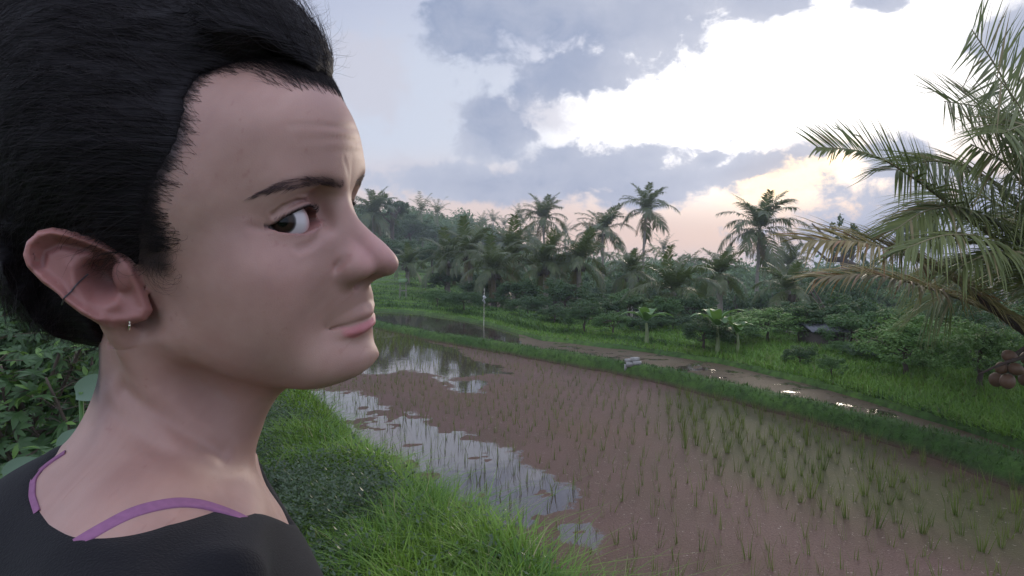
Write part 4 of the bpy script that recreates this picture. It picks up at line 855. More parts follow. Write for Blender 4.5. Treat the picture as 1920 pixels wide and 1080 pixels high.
def cassava(x, y, h, seed, label, nst=4, nlf=26, s=.085, m=M_cas):
    r = np.random.default_rng(seed); zg = float(height(x, y)); root = empty('cassava_plant', (x, y, zg)); tag(root, label, 'plant', 'leafy plants behind the woman'); mb = MB(); Vs = []; Fs = []; n0 = 0
    for i in range(nst):
        a = r.uniform(0, 6.3); e = np.array([math.cos(a)*h*.28, math.sin(a)*h*.28, h*r.uniform(.8, 1.05)]); st = smooth_line(np.array([[0, 0, -.05], e*[.3, .3, .5], e]), 16); mb.tube(st, np.linspace(.014, .005, 16), 6)
        for j in range(nlf):
            k = r.uniform(.3, 1)**.7; p = st[min(int(k*15), 15)]; b = r.uniform(0, 6.3); pl = r.uniform(.06, .2); q = p+np.array([math.cos(b)*pl, math.sin(b)*pl, r.uniform(.0, .09)])
            mb.tube(np.array([p, (p+q)/2+[0, 0, .015], q]), .0018, 4); n_ = np.array([math.cos(b)*.5+r.normal(0, .3), math.sin(b)*.5-.35+r.normal(0, .3), .8]); V, F = palmate(r, s*r.uniform(.7, 1.25)); V = V@rot_to(n_, r.uniform(0, 6.3)).T+q; Vs.append(V); Fs.append(F+n0); n0 += len(V)
    ob('leaves', mesh_np('leaves', np.concatenate(Vs), [np.concatenate(Fs)], True, [m]), root); ob('stem', mb.mesh('stem', [M_wood], True), root)
def broadleaf(px, py, Y, s, seed, label):
    r = np.random.default_rng(seed); c = P(px, py, Y); zg = float(height(c[0], c[1])); root = empty('broad_leaf_plant', (c[0], c[1], zg)); tag(root, label, 'plant', 'broad leaf plants behind the woman'); h = c[2]-zg; mb = MB()
    for i in range(4):
        a = [-1.6, .6, 2.4, 3.9][i]+r.normal(0, .2); e = np.array([math.cos(a)*.06*(i > 0)*2, math.sin(a)*.06*(i > 0), h*(1-.13*i)]); mb.tube(smooth_line(np.array([[0, 0, -.03], e*[.2, .2, .6], e]), 10), .005, 6)
        n = 9; t = np.linspace(0, 1, n); wd = s*.42*np.sin(np.pi*np.clip(t*.88+.10, 0, 1))**.7*(1-.25*t); z = -.35*s*t**2; cc = np.stack([s*t-.12*s, 0*t, z], 1); V = np.stack([cc+np.stack([0*t, -wd, .25*wd], 1), cc+np.stack([0*t, -wd*.5, .03*wd], 1), cc, cc+np.stack([0*t, wd*.5, .03*wd], 1), cc+np.stack([0*t, wd, .25*wd], 1)], 1).reshape(-1, 3)
        F = np.array([[5*j+k, 5*j+5+k, 5*j+6+k, 5*j+1+k] for j in range(n-1) for k in range(4)]); n_ = np.array([.25*math.cos(a), -.75, .55]); M = rot_to(n_, -1.9+.5*i+r.normal(0, .2)); ob('leaf', mesh_np('leaf', V@M.T+e, [F], True, [M_broad]), root)
    ob('stem', mb.mesh('stem', [M_banana], True), root)
for i, (px, Y, h, lb) in enumerate([(40, 1.75, .98, 'leafy plant with bright palmate leaves low at the left edge behind the woman'), (150, 2.1, 1.0, 'leafy plant right behind the back of the neck'), (-60, 1.6, 1.05, 'leafy plant at the far left, partly out of view'),
      (90, 2.7, 1.35, 'taller dark leafy plant behind the low bright one'), (-20, 2.9, 1.5, 'tall leafy plant behind the back of her head at the left edge'), (210, 3.0, 1.1, 'leafy plant hidden mostly by the neck')]):
    g = P(px, 600, Y); cassava(g[0], g[1], h*1.02, 30+i, lb, 6, 34, .075)
broadleaf(152, 735, 1.45, .095, 3, 'large smooth green leaf plant beside the nape of the neck'); broadleaf(14, 890, 1.3, .07, 5, 'broad leaf plant low behind the shoulder at the left edge'); broadleaf(118, 835, 1.75, .08, 7, 'broad leaf plant just above the back of the collar')
for i, (px, Y, yt, w_, v, lb) in enumerate([(60, 4.0, 520, 420, 0, 'dark dense shrub filling the gap behind the leafy plants'), (-180, 3.6, 420, 500, 0, 'dark shrub beyond the left edge behind the woman'), (260, 4.6, 560, 380, 0, 'dark shrub hidden behind the neck')]):
    tree('shrub', v, px, yt, Y, w_, lb, 'shrub', 'shrubs behind the woman', 'shrub')
tree('big', 2, -40, -260, 7.0, 700, 'leafy tree behind the hair, bright green in the top left corner', 'tree', name='broadleaf_tree')

# ------------------------------------------------------------------ air
def haze():
    mb = MB(); mb.box((0, 125, 12), (300, 300, 19)); m = bpy.data.materials.new('haze'); m.use_nodes = True; t = m.node_tree; t.nodes.clear()
    v = nn(t, 'ShaderNodeVolumePrincipled'); v.inputs['Color'].default_value = (.80, .86, .95, 1); v.inputs['Density'].default_value = HAZE; v.inputs['Anisotropy'].default_value = .2
    o = nn(t, 'ShaderNodeOutputMaterial'); t.links.new(v.outputs[0], o.inputs['Volume']); h = ob('haze', mb.mesh('haze', [m])); tag(h, 'thin pale evening haze over the valley', 'haze', kind='stuff')
HAZE = 0.0010
haze()
# ------------------------------------------------------------------ the woman: one implicit surface, millimetres
def rotm(y, p, r):
    cy, sy, cp, sp, cr, sr = math.cos(y), math.sin(y), math.cos(p), math.sin(p), math.cos(r), math.sin(r)
    return np.array([[cy, -sy, 0], [sy, cy, 0], [0, 0, 1]])@np.array([[cp, 0, -sp], [0, 1, 0], [sp, 0, cp]])@np.array([[1, 0, 0], [0, cr, -sr], [0, sr, cr]])
HR = rotm(math.radians(-13), math.radians(5), math.radians(7)); HT = np.array([-183., 396., 2104.])
def to_head(p): return (p-HT.astype(np.float32))@HR.astype(np.float32)
def from_head(q): return np.asarray(q, float)@HR.T+HT
def smin(a, b, k):
    h = np.maximum(k-np.abs(a-b), 0)/k; return np.minimum(a, b)-h*h*k*0.25
def smax(a, b, k): return -smin(-a, -b, k)
def ell(p, c, r):
    c = np.asarray(c, np.float32); r = np.asarray(r, np.float32)
    d = p-c; k0 = np.sqrt(((d/r)**2).sum(-1)); k1 = np.sqrt(((d/(r*r))**2).sum(-1))
    return k0*(k0-1)/np.maximum(k1, 1e-5)
def cone(p, a, b, ra, rb, sc=None):
    a = np.asarray(a, np.float32); b = np.asarray(b, np.float32); d = b-a
    t = np.clip(((p-a)@d)/(d@d), 0, 1); q = p-a-t[..., None]*d
    if sc is not None: q = q/np.asarray(sc, np.float32)
    return np.sqrt((q*q).sum(-1))-(ra+(rb-ra)*t)
def chain(p, pts, rs, k=None):
    o = None
    for a, b, ra, rb in zip(pts[:-1], pts[1:], rs[:-1], rs[1:]):
        c = cone(p, a, b, ra, rb); o = c if o is None else np.minimum(o, c)
    return o
# ear, in its own plane (u towards the face, v up, w out of the ear towards the viewer); origin at the tragus
E0 = np.array([1.0, -66., -1.0]); e1 = np.array([.85, .527, 0.]); e2 = np.array([-0.02, 0, 1.]); e3 = np.cross(e1, e2)
EAR = [(14, -16), (10, -22), (2, -24.5), (-6, -24), (-15, -21), (-25, -16), (-34, -9.5), (-42, 0), (-47, 9), (-47.5, 15), (-45, 21), (-39, 25), (-31, 25.5), (-22, 23), (-13, 19), (-4, 14), (4, 8), (10, -2)]
def seg2(u, v, a, b):
    dx, dy = b[0]-a[0], b[1]-a[1]; t = np.clip(((u-a[0])*dx+(v-a[1])*dy)/(dx*dx+dy*dy), 0, 1)
    return np.hypot(u-a[0]-t*dx, v-a[1]-t*dy)
def path2(u, v, pts):
    o = seg2(u, v, pts[0], pts[1])
    for a, b in zip(pts[1:-1], pts[2:]): o = np.minimum(o, seg2(u, v, a, b))
    return o
def g2(u, v, cu, cv, su, sv, rot=0.0):
    c, s = math.cos(rot), math.sin(rot); a = (u-cu)*c+(v-cv)*s; b = -(u-cu)*s+(v-cv)*c
    return np.exp(-(a/su)**2-(b/sv)**2)
def ear_uvw(q):
    d = q-E0.astype(np.float32); return d@e1.astype(np.float32), d@e2.astype(np.float32), d@e3.astype(np.float32)
def ear_h(u, v, sd):
    rim = np.exp(-((sd+3.0)/2.4)**2)
    part = 1/(1+np.exp(-( -u*0.5+v*0.9+12)/3.0))               # the rolled helix fades towards the lobe
    h = 5.0*rim*(0.25+0.75*part)
    h = h-3.2*np.exp(-(path2(u, v, [(-41, 8), (-38, 15), (-30, 17), (-20, 14), (-12, 11)])/2.2)**2)
    h = h+3.0*np.exp(-(path2(u, v, [(-16, 9), (-24, 5), (-25, -3), (-19, -11), (-10, -14), (-3, -13)])/3.8)**2)
    h = h-11*g2(u, v, -13, -1, 9.0, 8.5, -0.5)-5*g2(u, v, -6, -3, 5, 6)-4*g2(u, v, -10, 5, 9, 4)
    h = h+2.0*np.exp(-(path2(u, v, [(-22, -1), (-33, -10)])/1.2)**2)*0
    h = h+1.5*g2(u, v, 3, -18, 9, 5)
    return h+0.06*np.maximum(-u, 0)
def ear_sdf(q):
    u, v, w = ear_uvw(q); m = (u > -60) & (u < 26) & (v > -38) & (v < 38) & (np.abs(w) < 40)
    out = np.full(u.shape, 15., np.float32)
    if m.any():
        U, V_, W_ = u[m], v[m], w[m]; sd = -poly_sd(U, V_, EAR)
        h = ear_h(U, V_, sd); dd = np.maximum(W_-h, h-5.0-W_)/1.35
        out[m] = smax(sd, dd, 3.5)
    return out
EYE = np.array([72.5, 31.5, 16.5]); ER = 12.6
def lid_curves(h):
    """upper / lower margin heights against the lateral coordinate, canthi at h=-13.5 (inner) and 14.5"""
    t = np.clip((h+13.5)/28.0, 0, 1)
    up = 7.3*np.maximum(np.sin(math.pi*np.clip(t, 0, 1)**0.80), 0)**0.85-1.6+2.6*t
    lo = -4.8*np.maximum(np.sin(math.pi*t**1.15), 0)**0.9-1.6+2.6*t
    return up, lo
def head_sdf(q, parts=False):
    s = q.copy(); s[..., 1] = np.abs(q[..., 1]); x, y, z = s[..., 0], s[..., 1], s[..., 2]
    d = ell(s, (-6, 0, 46), (92, 73, 78))
    d = smin(d, ell(s, (36, 0, 34), (59, 63, 66)), 26)
    d = smin(d, ell(s, (44, 0, -20), (47, 52, 58)), 22)
    d = smin(d, ell(s, (78, 0, -61), (16.5, 25, 16)), 20)
    d = smin(d, cone(s, (16, 44, -38), (66, 18, -58), 9, 11), 26)
    d = smin(d, ell(s, (57, 40, -6), (24, 20, 20)), 18)
    d = smin(d, ell(s, (52, 33, -28), (27, 23.5, 27)), 20)
    d = smin(d, ell(s, (74, 0, -38), (24, 27, 24)), 14)
    d = smin(d, cone(s, (82.5, 7, 35), (74, 37, 35), 9.3, 9.5), 15)
    d = smin(d, ell(s, (58, 0, 62), (37, 52, 27)), 20)
    # socket
    d = smax(d, -ell(s, (95, 27, 21), (18, 17, 10.5)), 12)
    d = smax(d, -ell(s, (88, 20, 21), (10, 7, 9)), 9)
    # nose
    n = cone(s, (86, 0, 28), (106, 0, -5), 7.0, 7.5)
    n = smin(n, ell(s, (109.5, 0, -11), (10.2, 9.5, 9.2)), 7)
    n = smin(n, ell(s, (95, 11.0, -15.5), (13.0, 8.5, 9.0)), 6)
    n = smin(n, cone(s, (88, 4, 18), (92, 10, -12), 7, 9), 10)
    n = smin(n, cone(s, (110, 0, -17), (97, 0, -22.5), 4.0, 4.5), 4)
    d = smin(d, n, 5)
    d = smax(d, -ell(s, (100.5, 7.6, -24.0), (7.0, 3.4, 4.6)), 2.5)
    gr = chain(s, [(96, 20.5, -7), (89, 20.5, -11), (85, 20, -17), (87, 18.5, -22)], (0, 0, 0, 0)); d = d+1.5*np.exp(-(gr/2.8)**2)
    # eyelids over the ball
    hy = y-EYE[1]; e = EYE
    lid = np.sqrt(((s-e.astype(np.float32))**2).sum(-1))-(ER+2.0)
    d = smin(d, lid, 5.0)
    up, lo = lid_curves(hy)
    d = d+0.9*np.exp(-(((z-e[2])-(up+3.6))/1.1)**2)*np.exp(-((hy+1)/11)**6)*sst(66, 74, x)
    op = smax((z-e[2])-up, lo-(z-e[2]), 0.8); op = smax(op, 60-x, 1.0); op = smax(op, np.abs(hy-0.5)-14.4, 1.5)
    d = smax(d, -op, 1.3)
    # lips and philtrum
    d = smax(d, -cone(s, (104.5, 0, -27), (103.5, 0, -35), 0.8, 1.0), 3.0)
    ul = chain(s, [(80, 25, -46), (88, 19, -44.5), (94.6, 10.5, -43.4), (98.2, 4, -42.4), (98.3, 0, -42.8)], (0.8, 2.0, 3.0, 3.8, 3.7))
    ll = chain(s, [(80, 25, -47.6), (88, 19, -49.8), (94.0, 10.5, -50.6), (96.8, 4, -51.6), (97.1, 0, -51.8)], (0.8, 2.5, 4.2, 5.1, 5.2))
    d = smin(d, ul, 3.2); d = smin(d, ll, 3.2)
    ms = chain(s, [(79, 27, -46.2), (90, 20, -46.8), (99, 11, -46.6), (103.5, 4, -46.2), (104.5, 0, -46.8)], (.8, .6, .5, .5, .5))
    d = smax(d, -ms, 2.2)
    d = smax(d, -ell(s, (101, 0, -61), (7, 15, 4)), 7)
    # forehead lines when she raises her brow
    for k, (zz, a) in enumerate(((66, .35), (59, .4), (52, .3))):
        cz = zz-0.0018*(y-8)**2*2; d = d+a*np.exp(-((z-cz)/1.9)**2)*sst(62, 84, x)*np.exp(-(y/26)**4)
    d = d+0.5*np.exp(-((seg2(x, z, (84, 6), (72, -6)))/1.6)**2)*np.exp(-((y-26)/12)**2)
    # ear on each side
    q2 = s.copy(); q2[..., 1] = -s[..., 1]
    ear = ear_sdf(q2)
    # hollow behind the ear, the tragus
    d = smin(d, ear, 3.5)
    d = smin(d, ell(q2, tuple(E0+e1*1.5+e3*1.5+e2*-1), (6, 4.0, 7)), 4.0)
    return d
TY = math.radians(24); NB = np.array([-208., 402., 1985.])       # base of the neck
def torso_sdf(p, o=0.0):
    s = p-NB.astype(np.float32); s = s@np.array([[math.cos(TY), -math.sin(TY), 0], [math.sin(TY), math.cos(TY), 0], [0, 0, 1]], np.float32)
    s[..., 1] = -np.abs(s[..., 1])          # near side is -y
    d = cone(s, (-8, 0, 0), (-12, 0, -60), 45, 57, (1, 0.95, 1))
    t = cone(s, (-22, 0, -8), (-14, -165, -62), 36, 30)                  # trapezius to the shoulder
    d = smin(d, t, 30)
    d = smin(d, ell(s, (-60, 0, -49), (60, 88, 50)), 24)
    d = smin(d, ell(s, (-12, -70, -90), (70, 95, 85)), 40)
    d = smin(d, ell(s, (-6, -168, -78), (48, 46, 50)), 35)
    d = smin(d, cone(s, (36, -8, -34), (28, -140, -24), 8, 9), 22)       # collar bone
    d = smin(d, ell(s, (10, 0, -190), (92, 150, 160)), 40)
    d = smin(d, ell(s, (62, -72, -230), (58, 62, 60)), 40)
    d = smin(d, ell(s, (-2, 0, -420), (88, 128, 150)), 60)
    d = smin(d, cone(s, (-8, -178, -90), (-20, -205, -360), 47, 40), 24)
    return d
def body_sdf(p):
    p = p.astype(np.float32); q = to_head(p)
    m = (p[..., 2] > 1900); out = torso_sdf(p.copy())
    if m.any():
        qq = q[m]; h = head_sdf(qq)
        # neck: throat, sternomastoid from behind the ear to the breastbone
        a = from_head((-22, 0, -5)); b = NB+(-8, 0, 5)
        pm = p[m]
        nk = cone(pm, a, b, 43, 41, (1, .95, 1))
        c1 = from_head((-16, -58, -22)); c2 = NB+np.array([27, 0, -30])
        sm = cone(pm, c1, c2, 7, 6)
        nk = smin(nk, sm, 18)
        th = cone(pm, from_head((34, 0, -60)), NB+(12, 2, -14), 15, 15); nk = smin(nk, th, 26)
        t = smin(out[m], nk, 24)
        kk = 14+16*sst(50, 0, qq[..., 0])*sst(-20, -40, qq[..., 2]); out[m] = smin(h, t, kk)
    return out
def surface_nets(f, xs, ys, zs):
    nx, ny, nz = len(xs), len(ys), len(zs); D = np.empty((nx, ny, nz), np.float32)
    for i0 in range(0, nx, 12):
        g = np.stack(np.meshgrid(xs[i0:i0+12], ys, zs, indexing='ij'), -1).astype(np.float32)
        D[i0:i0+12] = f(g.reshape(-1, 3)).reshape(g.shape[:3])
    S = D < 0
    corners = [(a, b, c) for a in (0, 1) for b in (0, 1) for c in (0, 1)]
    def sub(A, c): return A[c[0]:nx-1+c[0], c[1]:ny-1+c[1], c[2]:nz-1+c[2]]
    cnt = sum(sub(S, c).astype(np.int8) for c in corners); act = (cnt > 0) & (cnt < 8)
    I = np.argwhere(act); idx = np.full(act.shape, -1); idx[act] = np.arange(len(I))
    G = [xs, ys, zs]; acc = np.zeros((len(I), 3)); wt = np.zeros(len(I))
    for a in corners:
        for ax in range(3):
            if a[ax]: continue
            b = list(a); b[ax] = 1
            ia = I+np.array(a); ib = I+np.array(b)
            da = D[tuple(ia.T)]; db = D[tuple(ib.T)]; m = (da < 0) != (db < 0); t = np.where(m, da/(da-db+1e-12), 0)
            pa = np.stack([G[k][ia[:, k]] for k in range(3)], 1); pb = np.stack([G[k][ib[:, k]] for k in range(3)], 1)
            acc += np.where(m[:, None], pa+(pb-pa)*t[:, None], 0); wt += m
    V = acc/wt[:, None]
    Fs = []
    for ax in range(3):
        sl0 = [slice(1, -1)]*3; s0 = [slice(None)]*3
        a = [slice(1, nx-1), slice(1, ny-1), slice(1, nz-1)]; b = list(a)
        a[ax] = slice(0, (nx, ny, nz)[ax]-1); b[ax] = slice(1, (nx, ny, nz)[ax])
        A, B = S[tuple(a)], S[tuple(b)]; o1, o2 = [(1, 2), (2, 0), (0, 1)][ax]
        for sgn in (0, 1):
            e = np.argwhere((A & ~B) if sgn == 0 else (~A & B))
            if not len(e): continue
            base = e.copy(); base[:, o1] += 1; base[:, o2] += 1
            def vi(d1, d2):
                c = base.copy(); c[:, o1] -= d1; c[:, o2] -= d2; return idx[tuple(c.T)]
            q = np.stack([vi(1, 1), vi(0, 1), vi(0, 0), vi(1, 0)], 1)
            Fs.append(q if sgn == 0 else q[:, ::-1])
    return V, np.concatenate(Fs)
def grid_axis(segs):
    o = []
    for a, b, h in segs: o.append(np.arange(a, b-h*0.25, h))
    return np.concatenate(o).astype(np.float32)
def subdivide(V, F):
    E = np.concatenate([F[:, [0, 1]], F[:, [1, 2]], F[:, [2, 3]], F[:, [3, 0]]]); E = np.sort(E, 1)
    u, inv = np.unique(E[:, 0].astype(np.int64)*len(V)+E[:, 1], return_inverse=True)
    ev = (V[u//len(V)]+V[u % len(V)])/2; fc = V[F].mean(1); n = len(V); m = len(u); k = len(F)
    e = inv.reshape(4, k)+n; c = np.arange(k)+n+m
    F2 = np.concatenate([np.stack([F[:, i], e[i], c, e[i-1]], 1) for i in range(4)])
    return np.concatenate([V, ev, fc]), F2
def project(f, V, it=3, mx=1.5):
    V = V.copy()
    for _ in range(it):
        d = f(V); h = 0.25; g = np.stack([f(V+np.eye(3)[k]*h)-f(V-np.eye(3)[k]*h) for k in range(3)], 1)/(2*h)
        g2_ = (g*g).sum(1); st = d[:, None]*g/np.maximum(g2_, 0.15)[:, None]
        l = np.linalg.norm(st, axis=1); st *= np.minimum(1, mx/np.maximum(l, 1e-9))[:, None]; V -= st
    return V
# landmark warp: where a feature of the plain head should sit, as measured on the photograph (kept at its own depth)
def proj_px(Wm):
    Wm = np.asarray(Wm, float)-np.array([0, 0, CAM_Z*1000]); a = PITCH
    d = Wm[:, 1]*math.cos(a)-Wm[:, 2]*math.sin(a); up = Wm[:, 1]*math.sin(a)+Wm[:, 2]*math.cos(a)
    return np.stack([960+FPX*Wm[:, 0]/d, 540-FPX*up/d], 1), d
def unproj(px, d):
    a = PITCH; X = (px[:, 0]-960)/FPX*d; up = (540-px[:, 1])/FPX*d
    return np.stack([X, d*math.cos(a)+up*math.sin(a), -d*math.sin(a)+up*math.cos(a)+CAM_Z*1000], 1)
WARP = []    # filled below: (src world mm, dst world mm)
def solve_warp(src, dst, smooth=2.0):
    src = np.asarray(src); D = np.linalg.norm(src[:, None]-src[None], axis=-1); n = len(src)
    K = D+np.eye(n)*-smooth; Pm = np.c_[np.ones(n), src]
    A = np.zeros((n+4, n+4)); A[:n, :n] = K; A[:n, n:] = Pm; A[n:, :n] = Pm.T
    A[n+1:, n+1:] -= np.eye(3)*1e3*0
    s = np.linalg.lstsq(A, np.r_[np.asarray(dst)-src, np.zeros((4, 3))], rcond=None)[0]
    return src, s
def apply_warp(W_, V):
    if W_ is None: return V
    src, s = W_; out = np.empty_like(V, dtype=float)
    for i in range(0, len(V), 40000):
        v = V[i:i+40000]; D = np.linalg.norm(v[:, None]-src[None], axis=-1); out[i:i+40000] = v+D@s[:len(src)]+np.c_[np.ones(len(v)), v]@s[len(src):]
    return out

WARP_PX = [  # (where the plain head has it) -> (where the photograph has it), 1920-wide pixels
 ((450,110),(480,95)),((540,138),(585,124)),((597,165),(634,163)),((640,193),(655,197)),((668,230),(670,230)),((682,270),(681,266)),((686,310),(687,305)),((687,340),(687,328)),
 ((680,378),(669,374)),((697,415),(680,410)),((718,447),(706,438)),((740,468),(733,468)),((748,491),(747,491)),((742,512),(743,509)),((720,531),(722,521)),((703,543),(704,529)),
 ((712,568),(706,562)),((717,581),(705,579)),((711,592),(701,590)),((720,611),(707,603)),((712,630),(701,620)),((712,643),(702,635)),((714,665),(714,667)),((708,690),(709,686)),((690,708),(692,706)),((660,720),(664,720)),((620,723),(618,726)),((560,720),(545,727)),
 ((530,415),(506,424)),((586,427),(596,420)),((566,384),(566,383)),((571,435),(562,441)),((540,400),(530,400)),((545,424),(528,438)),
 ((685,537),(680,524)),((645,546),(641,538)),((629,515),(634,512)),((655,618),(618,618)),((683,604),(660,607)),((690,622),(665,627)),
 ((38,490),(44,478)),((72,452),(80,433)),((130,447),(122,431)),((100,570),(107,558)),((262,607),(225,610)),((312,572),(280,592)),((195,592),(180,600)),((262,530),(232,518)),((190,520),(175,512)),
 ((509,810),(500,800)),((515,860),(489,855)),((530,915),(490,908)),((541,950),(525,938)),((190,680),(190,690)),((140,810),(176,800)),((110,838),(138,828)),((60,865),(95,852)),((20,878),(45,878)),((330,655),(310,655)),((450,500),(450,500)),((400,300),(400,300)),((450,620),(450,630)),((580,300),(580,300)),((600,345),(600,338)),((500,370),(500,360)),
]
WARP_FIX = [(-330, 396, 2150), (-250, 396, 2240), (-208, 470, 2100), (-208, 340, 1985), (-208, 470, 1985), (-208, 400, 1800), (-100, 400, 1820), (-208, 200, 1900), (-208, 600, 1900), (-300, 400, 1700), (-350, 250, 1800), (-180,402,2180)]
WARP_PX2 = [((491,853),(489,853)),((505,881),(491,882)),((525,913),(508,912)),((706,626),(701,624)),((706,645),(702,640)),((706,668),(713,668)),((700,690),(708,688)),((680,710),(690,707)),((707,584),(707,571)),((704,593),(701,590)),((709,611),(707,604)),((631,620),(618,617)),((658,642),(652,632)),
 ((700,527),(702,528)),((748,491),(747,491)),((513,425),(505,424)),((586,425),(592,420)),((641,537),(641,537)),((500,850),(490,850)),((530,725),(540,727)),((620,727),(620,726)),((688,330),(688,328)),((682,270),(681,266)),((640,345),(640,345)),((300,600),(300,600)),((460,560),(460,560)),((180,560),(180,560)),((60,470),(60,470))]
def make_warp(V, LST=None):
    px, d = proj_px(V); src = []; dst = []
    for a, b in (LST or WARP_PX):
        r = np.hypot(px[:, 0]-a[0], px[:, 1]-a[1]); c = np.where(r < max(8.0, r.min()+0.5))[0]; c = c[d[c] < d[c].min()+10]; i = c[np.argmin(r[c])]
        src.append(V[i]); dst.append(unproj(np.array([[b[0]+px[i, 0]-a[0], b[1]+px[i, 1]-a[1]]], float), d[i:i+1])[0])
    for f in WARP_FIX: src.append(f); dst.append(f)
    if LST:
        for q, dx in (((84, 31, 16), -9.), ((80, 40, 10), -8), ((84, 28, 24), -7), ((88, 18, 14), -4), ((70, 50, 0), -3)): src.append(from_head(q)); dst.append(from_head((q[0]+dx, q[1], q[2])))
    return solve_warp(np.array(src, float), np.array(dst, float), 1.5)
import time
T0 = time.time()
def mat_vcol(name, rough, spec=0.4, sss=0.0, bump=0.0, bscale=300):
    m, t, b = mat(name); a = nn(t, 'ShaderNodeAttribute', attribute_name='col')
    tc = nn(t, 'ShaderNodeTexCoord'); n = nn(t, 'ShaderNodeTexNoise'); n.inputs['Scale'].default_value = 22; n.inputs['Detail'].default_value = 5
    t.links.new(tc.outputs['Object'], n.inputs['Vector'])
    c = mixc(t, maprange(t, n.outputs[0], 0.35, 0.65), mixc(t, 1.0, a.outputs['Color'], (0.93, 0.90, 0.90), 'MULTIPLY'), mixc(t, 1.0, a.outputs['Color'], (1.06, 1.04, 1.03), 'MULTIPLY'))
    t.links.new(c, b.inputs['Base Color']); b.inputs['Roughness'].default_value = rough; b.inputs['Specular IOR Level'].default_value = spec
    if sss:
        b.inputs['Subsurface Weight'].default_value = sss; b.inputs['Subsurface Radius'].default_value = (1.0, 0.35, 0.2); b.inputs['Subsurface Scale'].default_value = 0.006
    if bump:
        n2 = nn(t, 'ShaderNodeTexNoise'); n2.inputs['Scale'].default_value = bscale; n2.inputs['Detail'].default_value = 4
        t.links.new(tc.outputs['Object'], n2.inputs['Vector'])
        v = nn(t, 'ShaderNodeTexVoronoi'); v.inputs['Scale'].default_value = bscale*2.2; t.links.new(tc.outputs['Object'], v.inputs['Vector'])
        bp = nn(t, 'ShaderNodeBump'); bp.inputs['Distance'].default_value = bump; bp.inputs['Strength'].default_value = 0.5
        t.links.new(mth(t, 'ADD', n2.outputs[0], mth(t, 'MULTIPLY', v.outputs[0], 0.6)), bp.inputs['Height']); t.links.new(bp.outputs[0], b.inputs['Normal'])
    return m
gx = grid_axis([(-440, -330, 6), (-330, -160, 2.2), (-160, -140, 1.7), (-140, -85, 1.4), (-85, -55, 2), (-55, -20, 5)])
gy = grid_axis([(180, 300, 5), (300, 330, 1.9), (330, 385, 1.5), (385, 400, 2), (400, 480, 3.4), (480, 640, 6)])
gz = grid_axis([(1540, 1900, 9), (1900, 1990, 4), (1990, 2040, 1.8), (2040, 2140, 1.4), (2140, 2260, 4)])
V0, F0 = surface_nets(body_sdf, gx, gy, gz); Vc = V0
V0, F0 = subdivide(V0, F0); V0 = project(body_sdf, V0, 2)
WP1 = make_warp(V0); VB = apply_warp(WP1, V0); WP2 = make_warp(VB, WARP_PX2); apply_warp1 = apply_warp; WP = 1
def apply_warp(_, V): return apply_warp1(WP2, apply_warp1(WP1, V))
VB = apply_warp(WP, V0); QB = to_head(V0.astype(np.float32)).astype(float)
print('body', len(V0), time.time()-T0)
PXB, DB = proj_px(VB)
def pick(px, py):
    """index of the nearest visible skin vertex at a photo pixel"""
    r = np.hypot(PXB[:, 0]-px, PXB[:, 1]-py); c = np.where(r < max(9.0, r.min()+0.3))[0]; c = c[DB[c] < DB[c].min()+8]; return c[np.argmin(r[c])]
def loc(pts):
    """local (left-right mirrored) head coordinates of points picked on the near side"""
    o = np.array([QB[pick(*p)] for p in pts]); o[:, 1] = np.abs(o[:, 1]); return o
def wpt(q): return apply_warp(WP, from_head(q))
# ---- colour
base = np.array([0.370, 0.226, 0.184]); n = len(VB); col = np.tile(base, (n, 1))
S_ = QB.copy(); S_[:, 1] = np.abs(QB[:, 1]); S32 = S_.astype(np.float32)
head = V0[:, 2] > 1990
def blend(mask, c): 
    global col
    m = np.clip(mask, 0, 1)[:, None]; col = col*(1-m)+np.array(c)*m
def near(c, r, p=2): return np.exp(-(np.abs((S_-np.array(c))/np.array(r))**p).sum(1))
pat = fbm(S_[:, 0]*0.05+20, S_[:, 2]*0.05+S_[:, 1]*0.03, 4)-0.5; pat2 = fbm(S_[:, 0]*0.22+5, S_[:, 2]*0.22+S_[:, 1]*0.1, 3)-0.5
col = col*(1+0.24*pat[:, None]*np.array([0.6, 1, 1])+0.13*pat2[:, None]*np.array([.7, 1, 1]))
spot = sst(0.80, 0.90, vnoise(S_[:, 0]*0.55+11, S_[:, 2]*0.55+S_[:, 1]*0.2)*0.7+0.3*vnoise(S_[:, 0]*.1, S_[:, 2]*.1)); col = col*(1-0.16*spot[:, None]*np.array([.6, 1, 1]))
blend(0.55*near((104, 3, -10), (17, 14, 14)), (0.42, 0.19, 0.20))
blend(0.30*near((66, 46, -14), (24, 16, 20)), (0.43, 0.22, 0.20))
blend(0.30*near((92, 12, 30), (10, 12, 14)), (0.50, 0.34, 0.27))
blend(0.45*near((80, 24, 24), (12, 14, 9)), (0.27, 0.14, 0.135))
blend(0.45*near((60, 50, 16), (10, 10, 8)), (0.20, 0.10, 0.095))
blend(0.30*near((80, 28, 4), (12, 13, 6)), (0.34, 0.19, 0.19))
sdE = ear_uvw(np.stack([QB[:, 0], -np.abs(QB[:, 1]), QB[:, 2]], 1).astype(np.float32))
earm = sst(6, -3, -poly_sd(sdE[0], sdE[1], EAR)*1.0)*0
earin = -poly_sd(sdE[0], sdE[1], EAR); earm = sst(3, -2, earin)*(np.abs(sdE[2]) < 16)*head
blend(0.75*earm, (0.32, 0.13, 0.12)); blend(0.8*earm*g2(sdE[0], sdE[1], -9, 1, 13, 10), (0.15, 0.07, 0.065)); blend(0.5*earm*np.exp(-(path2(sdE[0], sdE[1], [(-41, 9), (-36, 14), (-28, 15), (-18, 13)])/3.0)**2), (0.17, 0.07, 0.07))  # red ear skin; shade of the hollow and helix groove painted in
